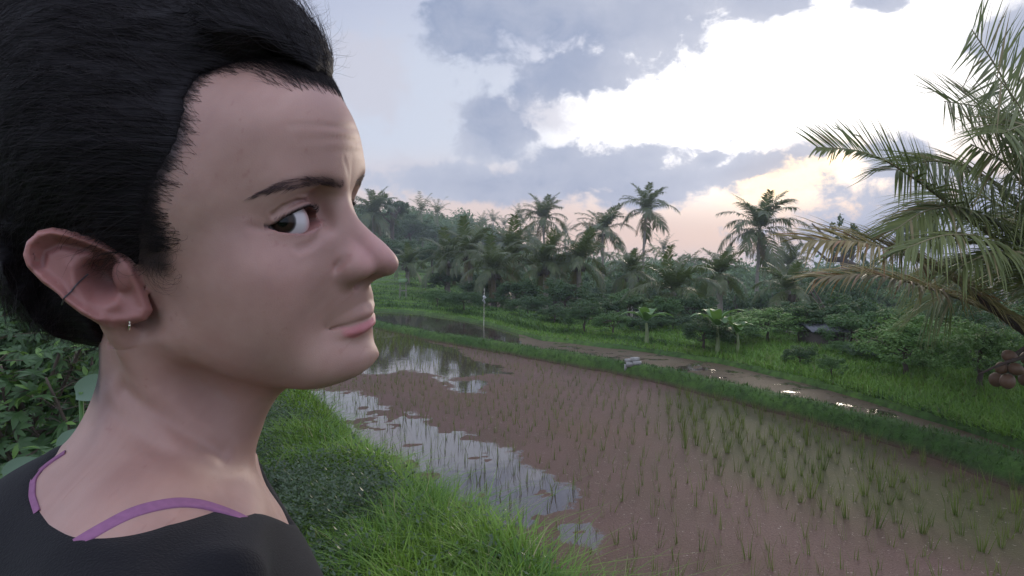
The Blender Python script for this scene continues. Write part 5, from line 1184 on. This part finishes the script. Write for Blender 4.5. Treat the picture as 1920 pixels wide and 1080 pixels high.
# lips
ul = chain(S32, [(80, 25, -46), (88, 19, -44.5), (94.6, 10.5, -43.4), (98.2, 4, -42.4), (98.3, 0, -42.8)], (0.8, 2.0, 3.0, 3.8, 3.7))
ll = chain(S32, [(80, 25, -47.6), (88, 19, -49.8), (94.0, 10.5, -50.6), (96.8, 4, -51.6), (97.1, 0, -51.8)], (0.8, 2.5, 4.2, 5.1, 5.2))
lipm = sst(0.9, -0.1, np.minimum(ul+0.7, ll-0.1))*(S_[:, 2] < -39.0)*(S_[:, 2] > -58.5)*head
blend(0.85*lipm, (0.43, 0.15, 0.165))
blend(0.7*lipm*np.exp(-((S_[:, 2]+46.6)/0.9)**2), (0.14, 0.04, 0.05))  # shade of the crease between the lips painted as a dark line
# eyelid margins and socket
hy = S_[:, 1]-EYE[1]; up, lo = lid_curves(hy); vz = S_[:, 2]-EYE[2]
rb = np.linalg.norm(S_-EYE, axis=1)
inr = (np.abs(hy) < 17) & (S_[:, 0] > 58) & head
blend(inr*sst(ER+1.6, ER+0.2, rb)*0.7, (0.30, 0.14, 0.12))
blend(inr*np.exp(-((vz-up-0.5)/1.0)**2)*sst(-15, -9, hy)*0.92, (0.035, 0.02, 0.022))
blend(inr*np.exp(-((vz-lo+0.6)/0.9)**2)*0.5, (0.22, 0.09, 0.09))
blend(inr*np.exp(-((vz-up-3.7)/1.0)**2)*np.exp(-((hy+2)/10)**4)*0.45, (0.16, 0.08, 0.08))  # shade of the upper lid crease painted into the skin colour
# brow: painted base tint, the hairs follow below
BROW = loc([(640, 345), (622, 343), (595, 342), (562, 341), (535, 345), (505, 356), (476, 368)])
BR_W = np.array([2.3, 3.0, 2.9, 2.4, 1.9, 1.3, 0.7])
dist = np.full(n, 99.0)
for i in range(len(BROW)-1):
    a, b = BROW[i], BROW[i+1]; d = b-a; t = np.clip(((S_-a)@d)/(d@d), 0, 1); r = np.linalg.norm(S_-a-t[:, None]*d, axis=1)/(BR_W[i]*(1-t)+BR_W[i+1]*t)
    dist = np.minimum(dist, r)
blend(head*0.62*sst(1.9, 0.4, dist), (0.085, 0.046, 0.050))
# ---- hairline polygon (face side) in the sagittal plane
HLp = loc([(633, 163), (593, 128), (540, 113), (444, 117), (380, 143), (348, 185), (345, 230), (340, 275), (322, 315), (298, 352), (291, 400), (305, 440), (318, 485), (312, 512), (275, 508), (230, 478)])
hl = [(p[0], p[2]) for p in HLp]; hl = [(150, hl[0][1]+6)]+[(hl[0][0]+6, hl[0][1]+1)]+hl+[(-6, 10), (-14, 22), (-40, 26), (-52, 6), (-44, -16), (-52, -34), (-58, -60), (-58, -200), (150, -200)]
print('HL', [(round(a),round(c)) for a,c in hl])
def face_dist(x, z): return poly_sd(x, z, hl)          # >0 on skin, <0 under hair
fd = face_dist(S_[:, 0]+2.0*(fbm(S_[:, 2]*.3, S_[:, 1]*.3, 3)-.5), S_[:, 2])
scalp = head*sst(5.0, -3.5, fd+2.0*(fbm(S_[:, 0]*.5, S_[:, 2]*.5, 3)-.5))*(1-earm)*sst(-78, -62, S_[:, 2])
blend(scalp*0.93, (0.035, 0.024, 0.026))
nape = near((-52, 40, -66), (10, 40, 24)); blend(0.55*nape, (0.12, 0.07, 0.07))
# creases pressed into the finished surface
def vnormals(V, F):
    n_ = np.cross(V[F[:, 2]]-V[F[:, 0]], V[F[:, 3]]-V[F[:, 1]]); o = np.zeros_like(V)
    for k in range(4): np.add.at(o, F[:, k], n_)
    return o/(np.linalg.norm(o, axis=1)[:, None]+1e-12)
NB_ = vnormals(VB, F0); disp = np.zeros(len(VB))
for pts, wd, dp in [([(232, 733), (290, 775), (350, 815), (415, 852)], 4.5, 1.5), ([(203, 765), (250, 800), (305, 845)], 5.5, 1.1), ([(512, 404), (530, 387), (555, 376), (580, 375), (598, 385)], 1.3, .9), ([(602, 425), (597, 445), (580, 462), (560, 470)], 2.0, .5),
                    ([(545, 236), (600, 234), (645, 243), (676, 256)], 1.4, .2), ([(560, 262), (615, 260), (665, 270)], 1.4, .16), ([(646, 298), (652, 325)], 1.5, .2),
                    ([(470, 425), (490, 430), (503, 428)], 2.0, .4)]:
    P3 = VB[[pick(*p) for p in pts]]; near_ = np.where(((VB-P3.mean(0))**2).sum(1) < (60+np.ptp(P3, axis=0).max())**2)[0]; dd = np.full(len(near_), 1e9)
    for i in range(len(P3)-1):
        e_ = P3[i+1]-P3[i]; q_ = VB[near_]-P3[i]; tt_ = np.clip((q_@e_)/(e_@e_), 0, 1); dd = np.minimum(dd, np.linalg.norm(q_-tt_[:, None]*e_, axis=1))
    disp[near_] += -dp*np.exp(-(dd/wd)**2)+.35*dp*np.exp(-((dd-2.0*wd)/wd)**2)
VB = VB+NB_*disp[:, None]
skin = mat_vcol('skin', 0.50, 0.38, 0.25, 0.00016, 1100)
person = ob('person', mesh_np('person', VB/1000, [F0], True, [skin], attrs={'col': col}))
tag(person, 'dark haired woman seen from the side in a black tee, glancing back at the camera', 'person')
print('colour', time.time()-T0)
me_ = person.data; VN = np.empty(len(me_.vertices)*3, np.float32); me_.vertices.foreach_get('normal', VN); VN = VN.reshape(-1, 3)
# ---- eyes
def eye_mesh(gaze, center):
    k, r = 64, 48; th = np.linspace(0, math.pi, r+1); V = [[0, 0, 1.0]]; 
    for t in th[1:-1]: V += [[math.sin(t)*math.cos(a), math.sin(t)*math.sin(a), math.cos(t)] for a in np.arange(k)*2*math.pi/k]
    V += [[0, 0, -1.0]]; V = np.array(V)
    ang = np.arccos(np.clip(V[:, 2], -1, 1)); rr = ER*(1+0.035*np.exp(-(ang/0.42)**4)); V = V*rr[:, None]
    F3 = [[0, 1+i, 1+(i+1) % k] for i in range(k)]+[[len(V)-1, len(V)-1-k+(i+1) % k, len(V)-1-k+i] for i in range(k)]
    F4 = [[1+j*k+i, 1+(j+1)*k+i, 1+(j+1)*k+(i+1) % k, 1+j*k+(i+1) % k] for j in range(r-2) for i in range(k)]
    z = gaze/np.linalg.norm(gaze); x = np.cross([0, 0, 1], z); x /= np.linalg.norm(x); y = np.cross(z, x)
    W = V@np.stack([x, y, z])+center
    iris = 6.8/ER; a = ang; az_ = np.arctan2(V[:, 1], V[:, 0])
    c = np.tile([0.50, 0.47, 0.47], (len(V), 1)); 
    def bl(m, cc):
        nonlocal c
        m = np.clip(m, 0, 1)[:, None]; c = c*(1-m)+np.array(cc)*m
    bl(sst(0.9, 1.5, a), (0.55, 0.36, 0.34)); streak = np.array([vnoise(v*6+50, 3.3) for v in az_])
    bl(sst(iris+0.03, iris-0.03, a), (0.012, 0.009, 0.010)); bl(sst(iris-0.05, iris-0.11, a), np.array([0.022, 0.013, 0.010])); bl(sst(iris-0.1, iris-0.2, a)*streak[:]*0.5, (0.045, 0.026, 0.016))
    bl(sst(0.235, 0.20, a), (0.002, 0.002, 0.002))
    return W, [np.array(F3), np.array(F4)], c
M_eye = mat_vcol('eye_surface', 0.08, 0.22); M_eye.node_tree.nodes['Principled BSDF'].inputs['Coat Weight'].default_value = 0.0
ec = [apply_warp(WP, from_head(EYE*[1, s, 1])[None])[0] for s in (-1, 1)]
pxe, de = proj_px(ec[0][None]); 
def hit_sphere(px, py, c, r):
    d = unproj(np.array([[px, py]], float), np.array([1.0]))[0]-np.array([0, 0, CAM_Z*1000]); d /= np.linalg.norm(d); o = np.array([0, 0, CAM_Z*1000])-c
    b = o@d; q = b*b-(o@o-r*r); t = -b-math.sqrt(max(q, 0)); return o+d*t
gz_ = hit_sphere(530, 415, ec[0], ER); gaze = gz_/np.linalg.norm(gz_); print('gaze', gaze, 'eye px', pxe)
for c in ec:
    W, Fs, cc = eye_mesh(gaze, c); ob('eye', mesh_np('eye', W/1000, Fs, True, [M_eye], attrs={'col': cc}), person)
# ---- strands
def strands(paths, w, name, material, parent, taper=True):
    """paths (n,k,3) in mm, w widths (n,) -> three-sided fibres in one mesh"""
    paths = np.asarray(paths, float); n, k, _ = paths.shape
    T = np.gradient(paths, axis=1); T /= np.linalg.norm(T, axis=2)[..., None]+1e-9
    r = np.random.default_rng(5).normal(size=(n, 1, 3)); A = np.cross(T, r); A /= np.linalg.norm(A, axis=2)[..., None]+1e-9; B = np.cross(T, A)
    t = np.linspace(0, 1, k); ta = (1-t**3*0.9) if taper else np.ones(k)
    R = np.asarray(w).reshape(-1, 1, 1)*0.5*ta[None, :, None]
    V = np.stack([paths+R*(math.cos(a)*A+math.sin(a)*B) for a in (0, 2.094, 4.189)], 2)
    i = (np.arange(n)[:, None]*k+np.arange(k-1)[None])*3; F = np.concatenate([np.stack([i+a, i+b, i+3+b, i+3+a], -1).reshape(-1, 4) for a, b in ((0, 1), (1, 2), (2, 0))])
    return ob(name, mesh_np(name, V.reshape(-1, 3)/1000, [F], True, [material]), parent)
M_hair = simple('hair_dark', (0.015, 0.0105, 0.011), 0.5, 0.22)
M_brow = simple('lash_hair', (0.03, 0.018, 0.018), 0.6, 0.2); M_brow2 = simple('brow_hair', (0.075, 0.045, 0.045), 0.6, 0.2)
r_ = np.random.default_rng(11)
def surf_near(q):
    """nearest skin vertex for local points"""
    out = []
    for p in q:
        d = ((S_-p)**2).sum(1); out.append(np.argmin(d))
    return np.array(out)
def brow_hairs(side):
    idx = []; dirs = []; 
    sel = np.where((dist < 1.0) & (QB[:, 1]*side > 0) & head)[0]; sel = r_.choice(sel, 300)
    P_ = []
    for i in sel:
        q = S_[i]; d = BROW-q; j = np.argmin((d*d).sum(1)); j = min(max(j, 0), len(BROW)-2); tg = BROW[j+1]-BROW[j]; tg /= np.linalg.norm(tg)
        up_ = np.array([0, 0, 1.0]); u = 0.45 if j < 1 else 0.15 if j < 3 else -0.02
        v = tg+up_*(u+r_.normal(0, .12)); v = v/np.linalg.norm(v)*r_.uniform(3.5, 6.5); v[1] *= 1
        a = QB[i]; vv = v*np.array([1, side, 1]); nrm = VN[i]@HR
        pts = [a+vv*t+nrm*(0.15+1.0*t-0.9*t*t) for t in np.linspace(0, 1, 4)]
        P_.append([VB[i]+(from_head(p)-from_head(a)) for p in pts])
    return strands(P_, r_.uniform(0.16, 0.26, len(P_)), 'eyebrow', M_brow2, person)
for s in (-1, 1): brow_hairs(s)
def lashes(side, upper=True):
    P_ = []
    for h in np.linspace(-11, 14, 130 if upper else 40)+r_.normal(0, .3, 130 if upper else 40):
        up_, lo_ = lid_curves(np.array([h])); v = (up_ if upper else lo_)[0]; x = EYE[0]+math.sqrt(max(4.0, (ER+1.2)**2-h*h-v*v))
        a = np.array([x, EYE[1]+h, EYE[2]+v]); out = np.array([1.0, h/14*0.9, 0]); out /= np.linalg.norm(out); L_ = (r_.uniform(3.0, 5.2) if upper else r_.uniform(1.2, 2.2))*(0.75+0.25*max(h, 0)/14)
        sg = 1 if upper else -0.8
        pts = np.array([a+out*L_*t*0.85+np.array([0, 0.12*L_*t, sg*L_*(0.62*t*t-0.05*t)]) for t in np.linspace(0, 1, 6)])*[1, side, 1]
        P_.append(apply_warp(WP, from_head(pts)))
    return strands(P_, np.full(len(P_), 0.20 if upper else 0.10), 'eyelashes', M_brow, person)
for s in (-1, 1): lashes(s); lashes(s, False)
print('face parts', time.time()-T0)
# ---- hair mass
def hair_sdf(p, rough=True):
    q = to_head(p.astype(np.float32)); x, y, z = q[..., 0], np.abs(q[..., 1]), q[..., 2]; s = np.stack([x, y, z], -1)
    hd = ell(s, (-6, 0, 46), (92, 73, 78)); hd = smin(hd, ell(s, (36, 0, 34), (59, 63, 66)), 26); hd = smin(hd, ell(s, (58, 0, 62), (37, 52, 27)), 20); hd = smin(hd, ell(s, (-20, 0, -15), (62, 56, 60)), 20)
    hd = smin(hd, ell(s, (44, 0, -20), (47, 52, 58)), 22)
    E = ell(s, (-18, 0, 71), (90, 90, 106))
    E = smin(E, ell(s, (-66, 0, 8), (52, 74, 54)), 25); E = smin(E, ell(s, (-112, 0, 66), (58, 60, 62)), 24); E = smin(E, ell(s, (-62, 0, 120), (62, 66, 54)), 24)
    E = smin(E, ell(s, (30, 0, 106), (42, 50, 38)), 30)
    f = np.full(x.shape, -60., np.float32); m = (x > -75)
    f[m] = poly_sd(x[m], z[m], hl)
    lim = 1.2+np.clip(-f, -5, 80)*(0.55+1.15*sst(30, 62, x)*sst(62, 92, z))
    d = smax(E, hd-lim, 6)
    d = smax(d, f*0.7, 2)
    # cut the underside: the hair ends at the nape, above the collar
    d = smax(d, -(z+66+0.85*(x+55)), 10)
    if rough:
        n1 = fbm(x*0.045+y*0.03+7, z*0.06-x*0.02, 4)-0.5; n2 = fbm((z+x*0.25)*0.35, y*0.08+x*0.03, 3)-0.5
        d = d+5.0*n1+1.6*n2
    return d
hx = grid_axis([(-420, -50, 3.2)]); hy_ = grid_axis([(270, 520, 3.2)]); hz = grid_axis([(2020, 2320, 3.2)])
VH, FH = surface_nets(hair_sdf, hx, hy_, hz); VH, FH = subdivide(VH, FH); VH = project(hair_sdf, VH, 1)
VHl = to_head(VH.astype(np.float32)).astype(float); VHw = apply_warp(WP, VH)
mh, t_, b_ = mat('hair_mass')
tc_ = nn(t_, 'ShaderNodeTexCoord'); mp_ = nn(t_, 'ShaderNodeMapping'); mp_.inputs['Rotation'].default_value = (0, math.radians(-28), 0); mp_.inputs['Scale'].default_value = (18, 60, 420); t_.links.new(tc_.outputs['Object'], mp_.inputs[0])
n_ = nn(t_, 'ShaderNodeTexNoise'); n_.inputs['Scale'].default_value = 1; n_.inputs['Detail'].default_value = 4; n_.inputs['Distortion'].default_value = 1.2; t_.links.new(mp_.outputs[0], n_.inputs['Vector'])
t_.links.new(mixc(t_, n_.outputs[0], (0.004, 0.0035, 0.004), (0.013, 0.010, 0.012)), b_.inputs['Base Color']); b_.inputs['Roughness'].default_value = 0.6; b_.inputs['Specular IOR Level'].default_value = 0.15
bp_ = nn(t_, 'ShaderNodeBump'); bp_.inputs['Distance'].default_value = 0.002; bp_.inputs['Strength'].default_value = 0.9; t_.links.new(n_.outputs[0], bp_.inputs['Height']); t_.links.new(bp_.outputs[0], b_.inputs['Normal'])
hair = ob('hair', mesh_np('hair', VHw/1000, [FH], True, [mh]), person)
print('hair', len(VH), time.time()-T0)
VHn = np.empty(len(hair.data.vertices)*3, np.float32); hair.data.vertices.foreach_get('normal', VHn); VHn = VHn.reshape(-1, 3).astype(float)
# strands flowing back from the hairline
def flow(q):
    """local direction of hair at local point: up and back from the forehead, back over the crown, down at the rear"""
    x, z = q[:, 0], q[:, 2]; v = np.stack([-0.9-0*x, 0*x, 0.75*sst(-10, 80, x)*sst(200, 60, z)-0.75*sst(20, -80, x)-0.25*sst(60, 0, z)*sst(60, -20, x)], 1); return v
seed = r_.choice(len(VHw), 16000); seed = seed[(VHl[seed, 1] < 35) & (face_dist(VHl[seed, 0], VHl[seed, 2]) < -3.5)]; P_ = []
pos = VHw[seed].copy(); q = VHl[seed].copy(); nr = VHn[seed]; k = 9; ln = r_.uniform(2.2, 5.5, len(seed))*(1-0.62*sst(10, -25, q[:, 2])); ph = r_.uniform(0, 6.3, (len(seed), 2)); path = []
for j in range(k):
    v = flow(q)@HR.T; v = v-(v*nr).sum(1)[:, None]*nr*0.9; v /= np.linalg.norm(v, axis=1)[:, None]+1e-9
    side = np.cross(nr, v); path.append(pos+nr*(0.4+0.25*j*(k-1-j)/4)); pos = pos+ln[:, None]*(v+side*0.42*np.sin(ph[:, :1]+j*0.9)); q = q+(v@HR)*ln[:, None]
    # stay on the mass
    sdv = hair_sdf(from_head(q)); q = q
path = np.stack(path, 1)
strands(path, r_.uniform(0.12, 0.30, len(seed)), 'hair_strands', M_hair, person)
# short fine hairs along the hairline and curly flyaways at the front
P_ = []
edge = np.where((fd < 9*np.random.default_rng(2).random(len(fd))**1.7+1) & (fd > -5) & (QB[:, 1] < 15) & head & (S_[:, 2] > 8) & (earm < .1))[0]
for i in r_.choice(edge, 7500):
    a = VB[i]; v = (flow(QB[i:i+1])[0]+r_.normal(0, .22, 3))@HR.T; nrm = VN[i].astype(float); v -= v@nrm*nrm; v /= np.linalg.norm(v); L_ = r_.uniform(7, 16); sd_ = np.cross(nrm, v)*r_.normal(0, .5)
    P_.append([a+v*L_*t+nrm*(0.1+L_*0.10*t)+sd_*L_*t*t for t in np.linspace(0, 1, 9)])
for p0, m_ in (((300, 500), 26), ((285, 470), 30), ((305, 440), 20), ((190, 462), 16), ((235, 478), 24)):
    for _ in range(m_):
        i = pick(p0[0]+r_.normal(0, 12), p0[1]+r_.normal(0, 10)); a = VB[i]; nrm = VN[i].astype(float); ra = r_.uniform(3, 7); ph0 = r_.uniform(0, 6.3)
        P_.append([a+nrm*(0.4+1.5*t)+np.array([ra*math.cos(ph0+t*4.2)+5*t, 0, ra*math.sin(ph0+t*4.2)-7*t]) for t in np.linspace(0, 1, 9)])
fr = np.where((VHl[:, 0] > 45) & (np.abs(VHl[:, 1]) < 30) & (VHl[:, 2] > 92))[0]
for i in r_.choice(fr, 230):
    a = VHw[i]; nrm = VHn[i]; L_ = r_.uniform(6, 20); ph0 = r_.uniform(0, 6.3); cr = r_.uniform(1, 5); v = np.array([-0.25, 0.0, 0.9])*r_.uniform(.3, 1)+nrm*r_.uniform(.2, .9); v /= np.linalg.norm(v); sd_ = np.cross(v, [0, 1.0, 0])
    P_.append([a+v*L_*t+sd_*cr*(math.sin(ph0+5*t)-math.sin(ph0))+np.array([0, cr*.5*math.cos(ph0+5*t), 0]) for t in np.linspace(0, 1, 9)])
sel = np.where((VHl[:, 1] < 30) & (face_dist(VHl[:, 0], VHl[:, 2]) < -6))[0]
for i in r_.choice(sel, 1400):
    a = VHw[i]; nrm = VHn[i]; v = (flow(VHl[i:i+1])[0]+r_.normal(0, .3, 3))@HR.T; v -= .8*(v@nrm)*nrm; v /= np.linalg.norm(v); L_ = r_.uniform(18, 45); sd_ = np.cross(nrm, v); cr = r_.uniform(1, 4); ph0 = r_.uniform(0, 6.3); lf = r_.uniform(1.0, 5.0)
    P_.append([a+v*L_*t+nrm*(0.4+lf*4*t*(1-t))+sd_*cr*(math.sin(ph0+4*t)-math.sin(ph0)) for t in np.linspace(0, 1, 9)])
strands(P_, r_.uniform(0.07, 0.15, len(P_)), 'fine_hair', M_hair, person)
print('strands', time.time()-T0)
# ---- clothes
def cloth_sdf(p):
    p = p.astype(np.float32); d = torso_sdf(p.copy()); X, Y, Z = p[..., 0], p[..., 1], p[..., 2]
    wr = 1.2*(fbm(X*0.03, Z*0.02+Y*0.02, 3)-0.5)*2*sst(1960, 1900, Z)
    zc = NECK_Z(X, Y)
    d = d-4.0-wr
    d = smax(d, Z-zc, 3.0); d = smax(d, 1560-Z, 4)
    return d
def NECK_Z(X, Y):
    f = (X+208)*math.cos(TY)+(Y-402)*math.sin(TY); l = -(X+208)*math.sin(TY)+(Y-402)*math.cos(TY); th = np.degrees(np.abs(np.arctan2(l, f)))
    return np.interp(th, [0, 15, 35, 50, 64, 78, 90, 106, 120, 138, 153, 168, 180], [1921, 1926, 1940, 1953, 1966, 1976, 1979.5, 1980, 1979, 1980, 1984, 1991, 1993])
cx_ = grid_axis([(-440, -20, 3.5)]); cy_ = grid_axis([(180, 330, 3.2), (330, 640, 4)]); cz_ = grid_axis([(1550, 1880, 8), (1880, 2010, 2.6)])
VC, FC = surface_nets(cloth_sdf, cx_, cy_, cz_); VC, FC = subdivide(VC, FC); VC = project(cloth_sdf, VC, 1, 1.0)
VCw = apply_warp(WP, VC)
mt_, t_, b_ = mat('black_cotton'); tc_ = nn(t_, 'ShaderNodeTexCoord'); n_ = nn(t_, 'ShaderNodeTexNoise'); n_.inputs['Scale'].default_value = 900; t_.links.new(tc_.outputs['Object'], n_.inputs['Vector'])
b_.inputs['Base Color'].default_value = (0.006, 0.0055, 0.007, 1); b_.inputs['Roughness'].default_value = 0.85; b_.inputs['Specular IOR Level'].default_value = 0.2; b_.inputs['Sheen Weight'].default_value = 0.04
bp_ = nn(t_, 'ShaderNodeBump'); bp_.inputs['Distance'].default_value = 0.0006; t_.links.new(n_.outputs[0], bp_.inputs['Height']); t_.links.new(bp_.outputs[0], b_.inputs['Normal'])
ob('tee_shirt', mesh_np('tee_shirt', VCw/1000, [FC], True, [mt_]), person)
M_strap = simple('purple_strap', (0.24, 0.105, 0.19), 0.85, 0.2, 0.2, 300)
def band(pxs, width, name):
    ids = [pick(*p) for p in pxs]; Pm = VB[ids]; Nm = VN[ids].astype(float)
    L_ = smooth_line(np.c_[Pm, Nm], 40); Pm, Nm = L_[:, :3], L_[:, 3:]; Nm /= np.linalg.norm(Nm, axis=1)[:, None]
    T = np.gradient(Pm, axis=0); T /= np.linalg.norm(T, axis=1)[:, None]; B = np.cross(T, Nm); rows = []
    prof = [(-1, -.8), (-.97, .2), (-.85, .75), (-.6, .55), (-.2, .5), (.2, .5), (.6, .55), (.85, .75), (.97, .2), (1, -.8)]
    V = np.stack([Pm+B*width/2*u+Nm*(h+0.3) for u, h in prof], 1); k = len(prof); i = np.arange(len(Pm)-1)[:, None]*k; j = np.arange(k-1)[None]
    F = np.stack([i+j, i+j+1, i+k+j+1, i+k+j], -1).reshape(-1, 4)
    o = ob(name, mesh_np(name, V.reshape(-1, 3)/1000, [F], True, [M_strap]), person); return o
def smooth_line(pts, n=80):
    pts = np.asarray(pts, float); t = np.r_[0, np.cumsum(np.linalg.norm(np.diff(pts[:, :3] if pts.shape[1] > 2 else pts, axis=0), axis=1))]
    tt = np.linspace(0, t[-1], n); o = np.stack([np.interp(tt, t, pts[:, k]) for k in range(pts.shape[1])], 1)
    for _ in range(6): o[1:-1] = (o[:-2]+2*o[1:-1]+o[2:])/4
    return o
band([(140, 1022), (175, 1000), (246, 964), (290, 950), (334, 943), (380, 946), (422, 958), (462, 975), (480, 988)], 7.0, 'bra_strap')
band([(70, 962), (61, 930), (62, 902), (76, 882), (98, 864), (124, 848)], 3.2, 'bra_strap')
# ---- hoop earring and ear cuff
M_met = simple('silver', (0.75, 0.70, 0.62), 0.2, 0.5); M_met.node_tree.nodes['Principled BSDF'].inputs['Metallic'].default_value = 1
i = pick(238, 596); c0 = VB[i]+VN[i]*0.5; mb = MB(); a_ = np.linspace(0, 2*math.pi, 33)
mb.tube(np.stack([c0[0]+0.9*np.sin(a_)*2+1.5, c0[1]-2.6*np.sin(a_)-1, c0[2]-3.0-3.6*np.cos(a_)], 1)/1000, 0.0007, 8, False)
ob('earring', mb.mesh('earring', [M_met], True), person)
mb = MB(); uu = np.linspace(-19, -35.5, 14); vv = 1+(uu+19)*0.76; ww = ear_h(uu, vv, -poly_sd(uu, vv, EAR))+0.5; ww[-2:] -= (0.8, 3.0)
pa = apply_warp(WP, from_head(np.array([E0+e1*u+e2*v+e3*w_ for u, v, w_ in zip(uu, vv, ww)])))
mb.tube(pa/1000, 0.0004, 8); M_dk = simple('dark_metal', (0.05, 0.045, 0.05), 0.35, 0.5)
ob('ear_cuff', mb.mesh('ear_cuff', [M_dk], True), person)
print('person done', time.time()-T0)
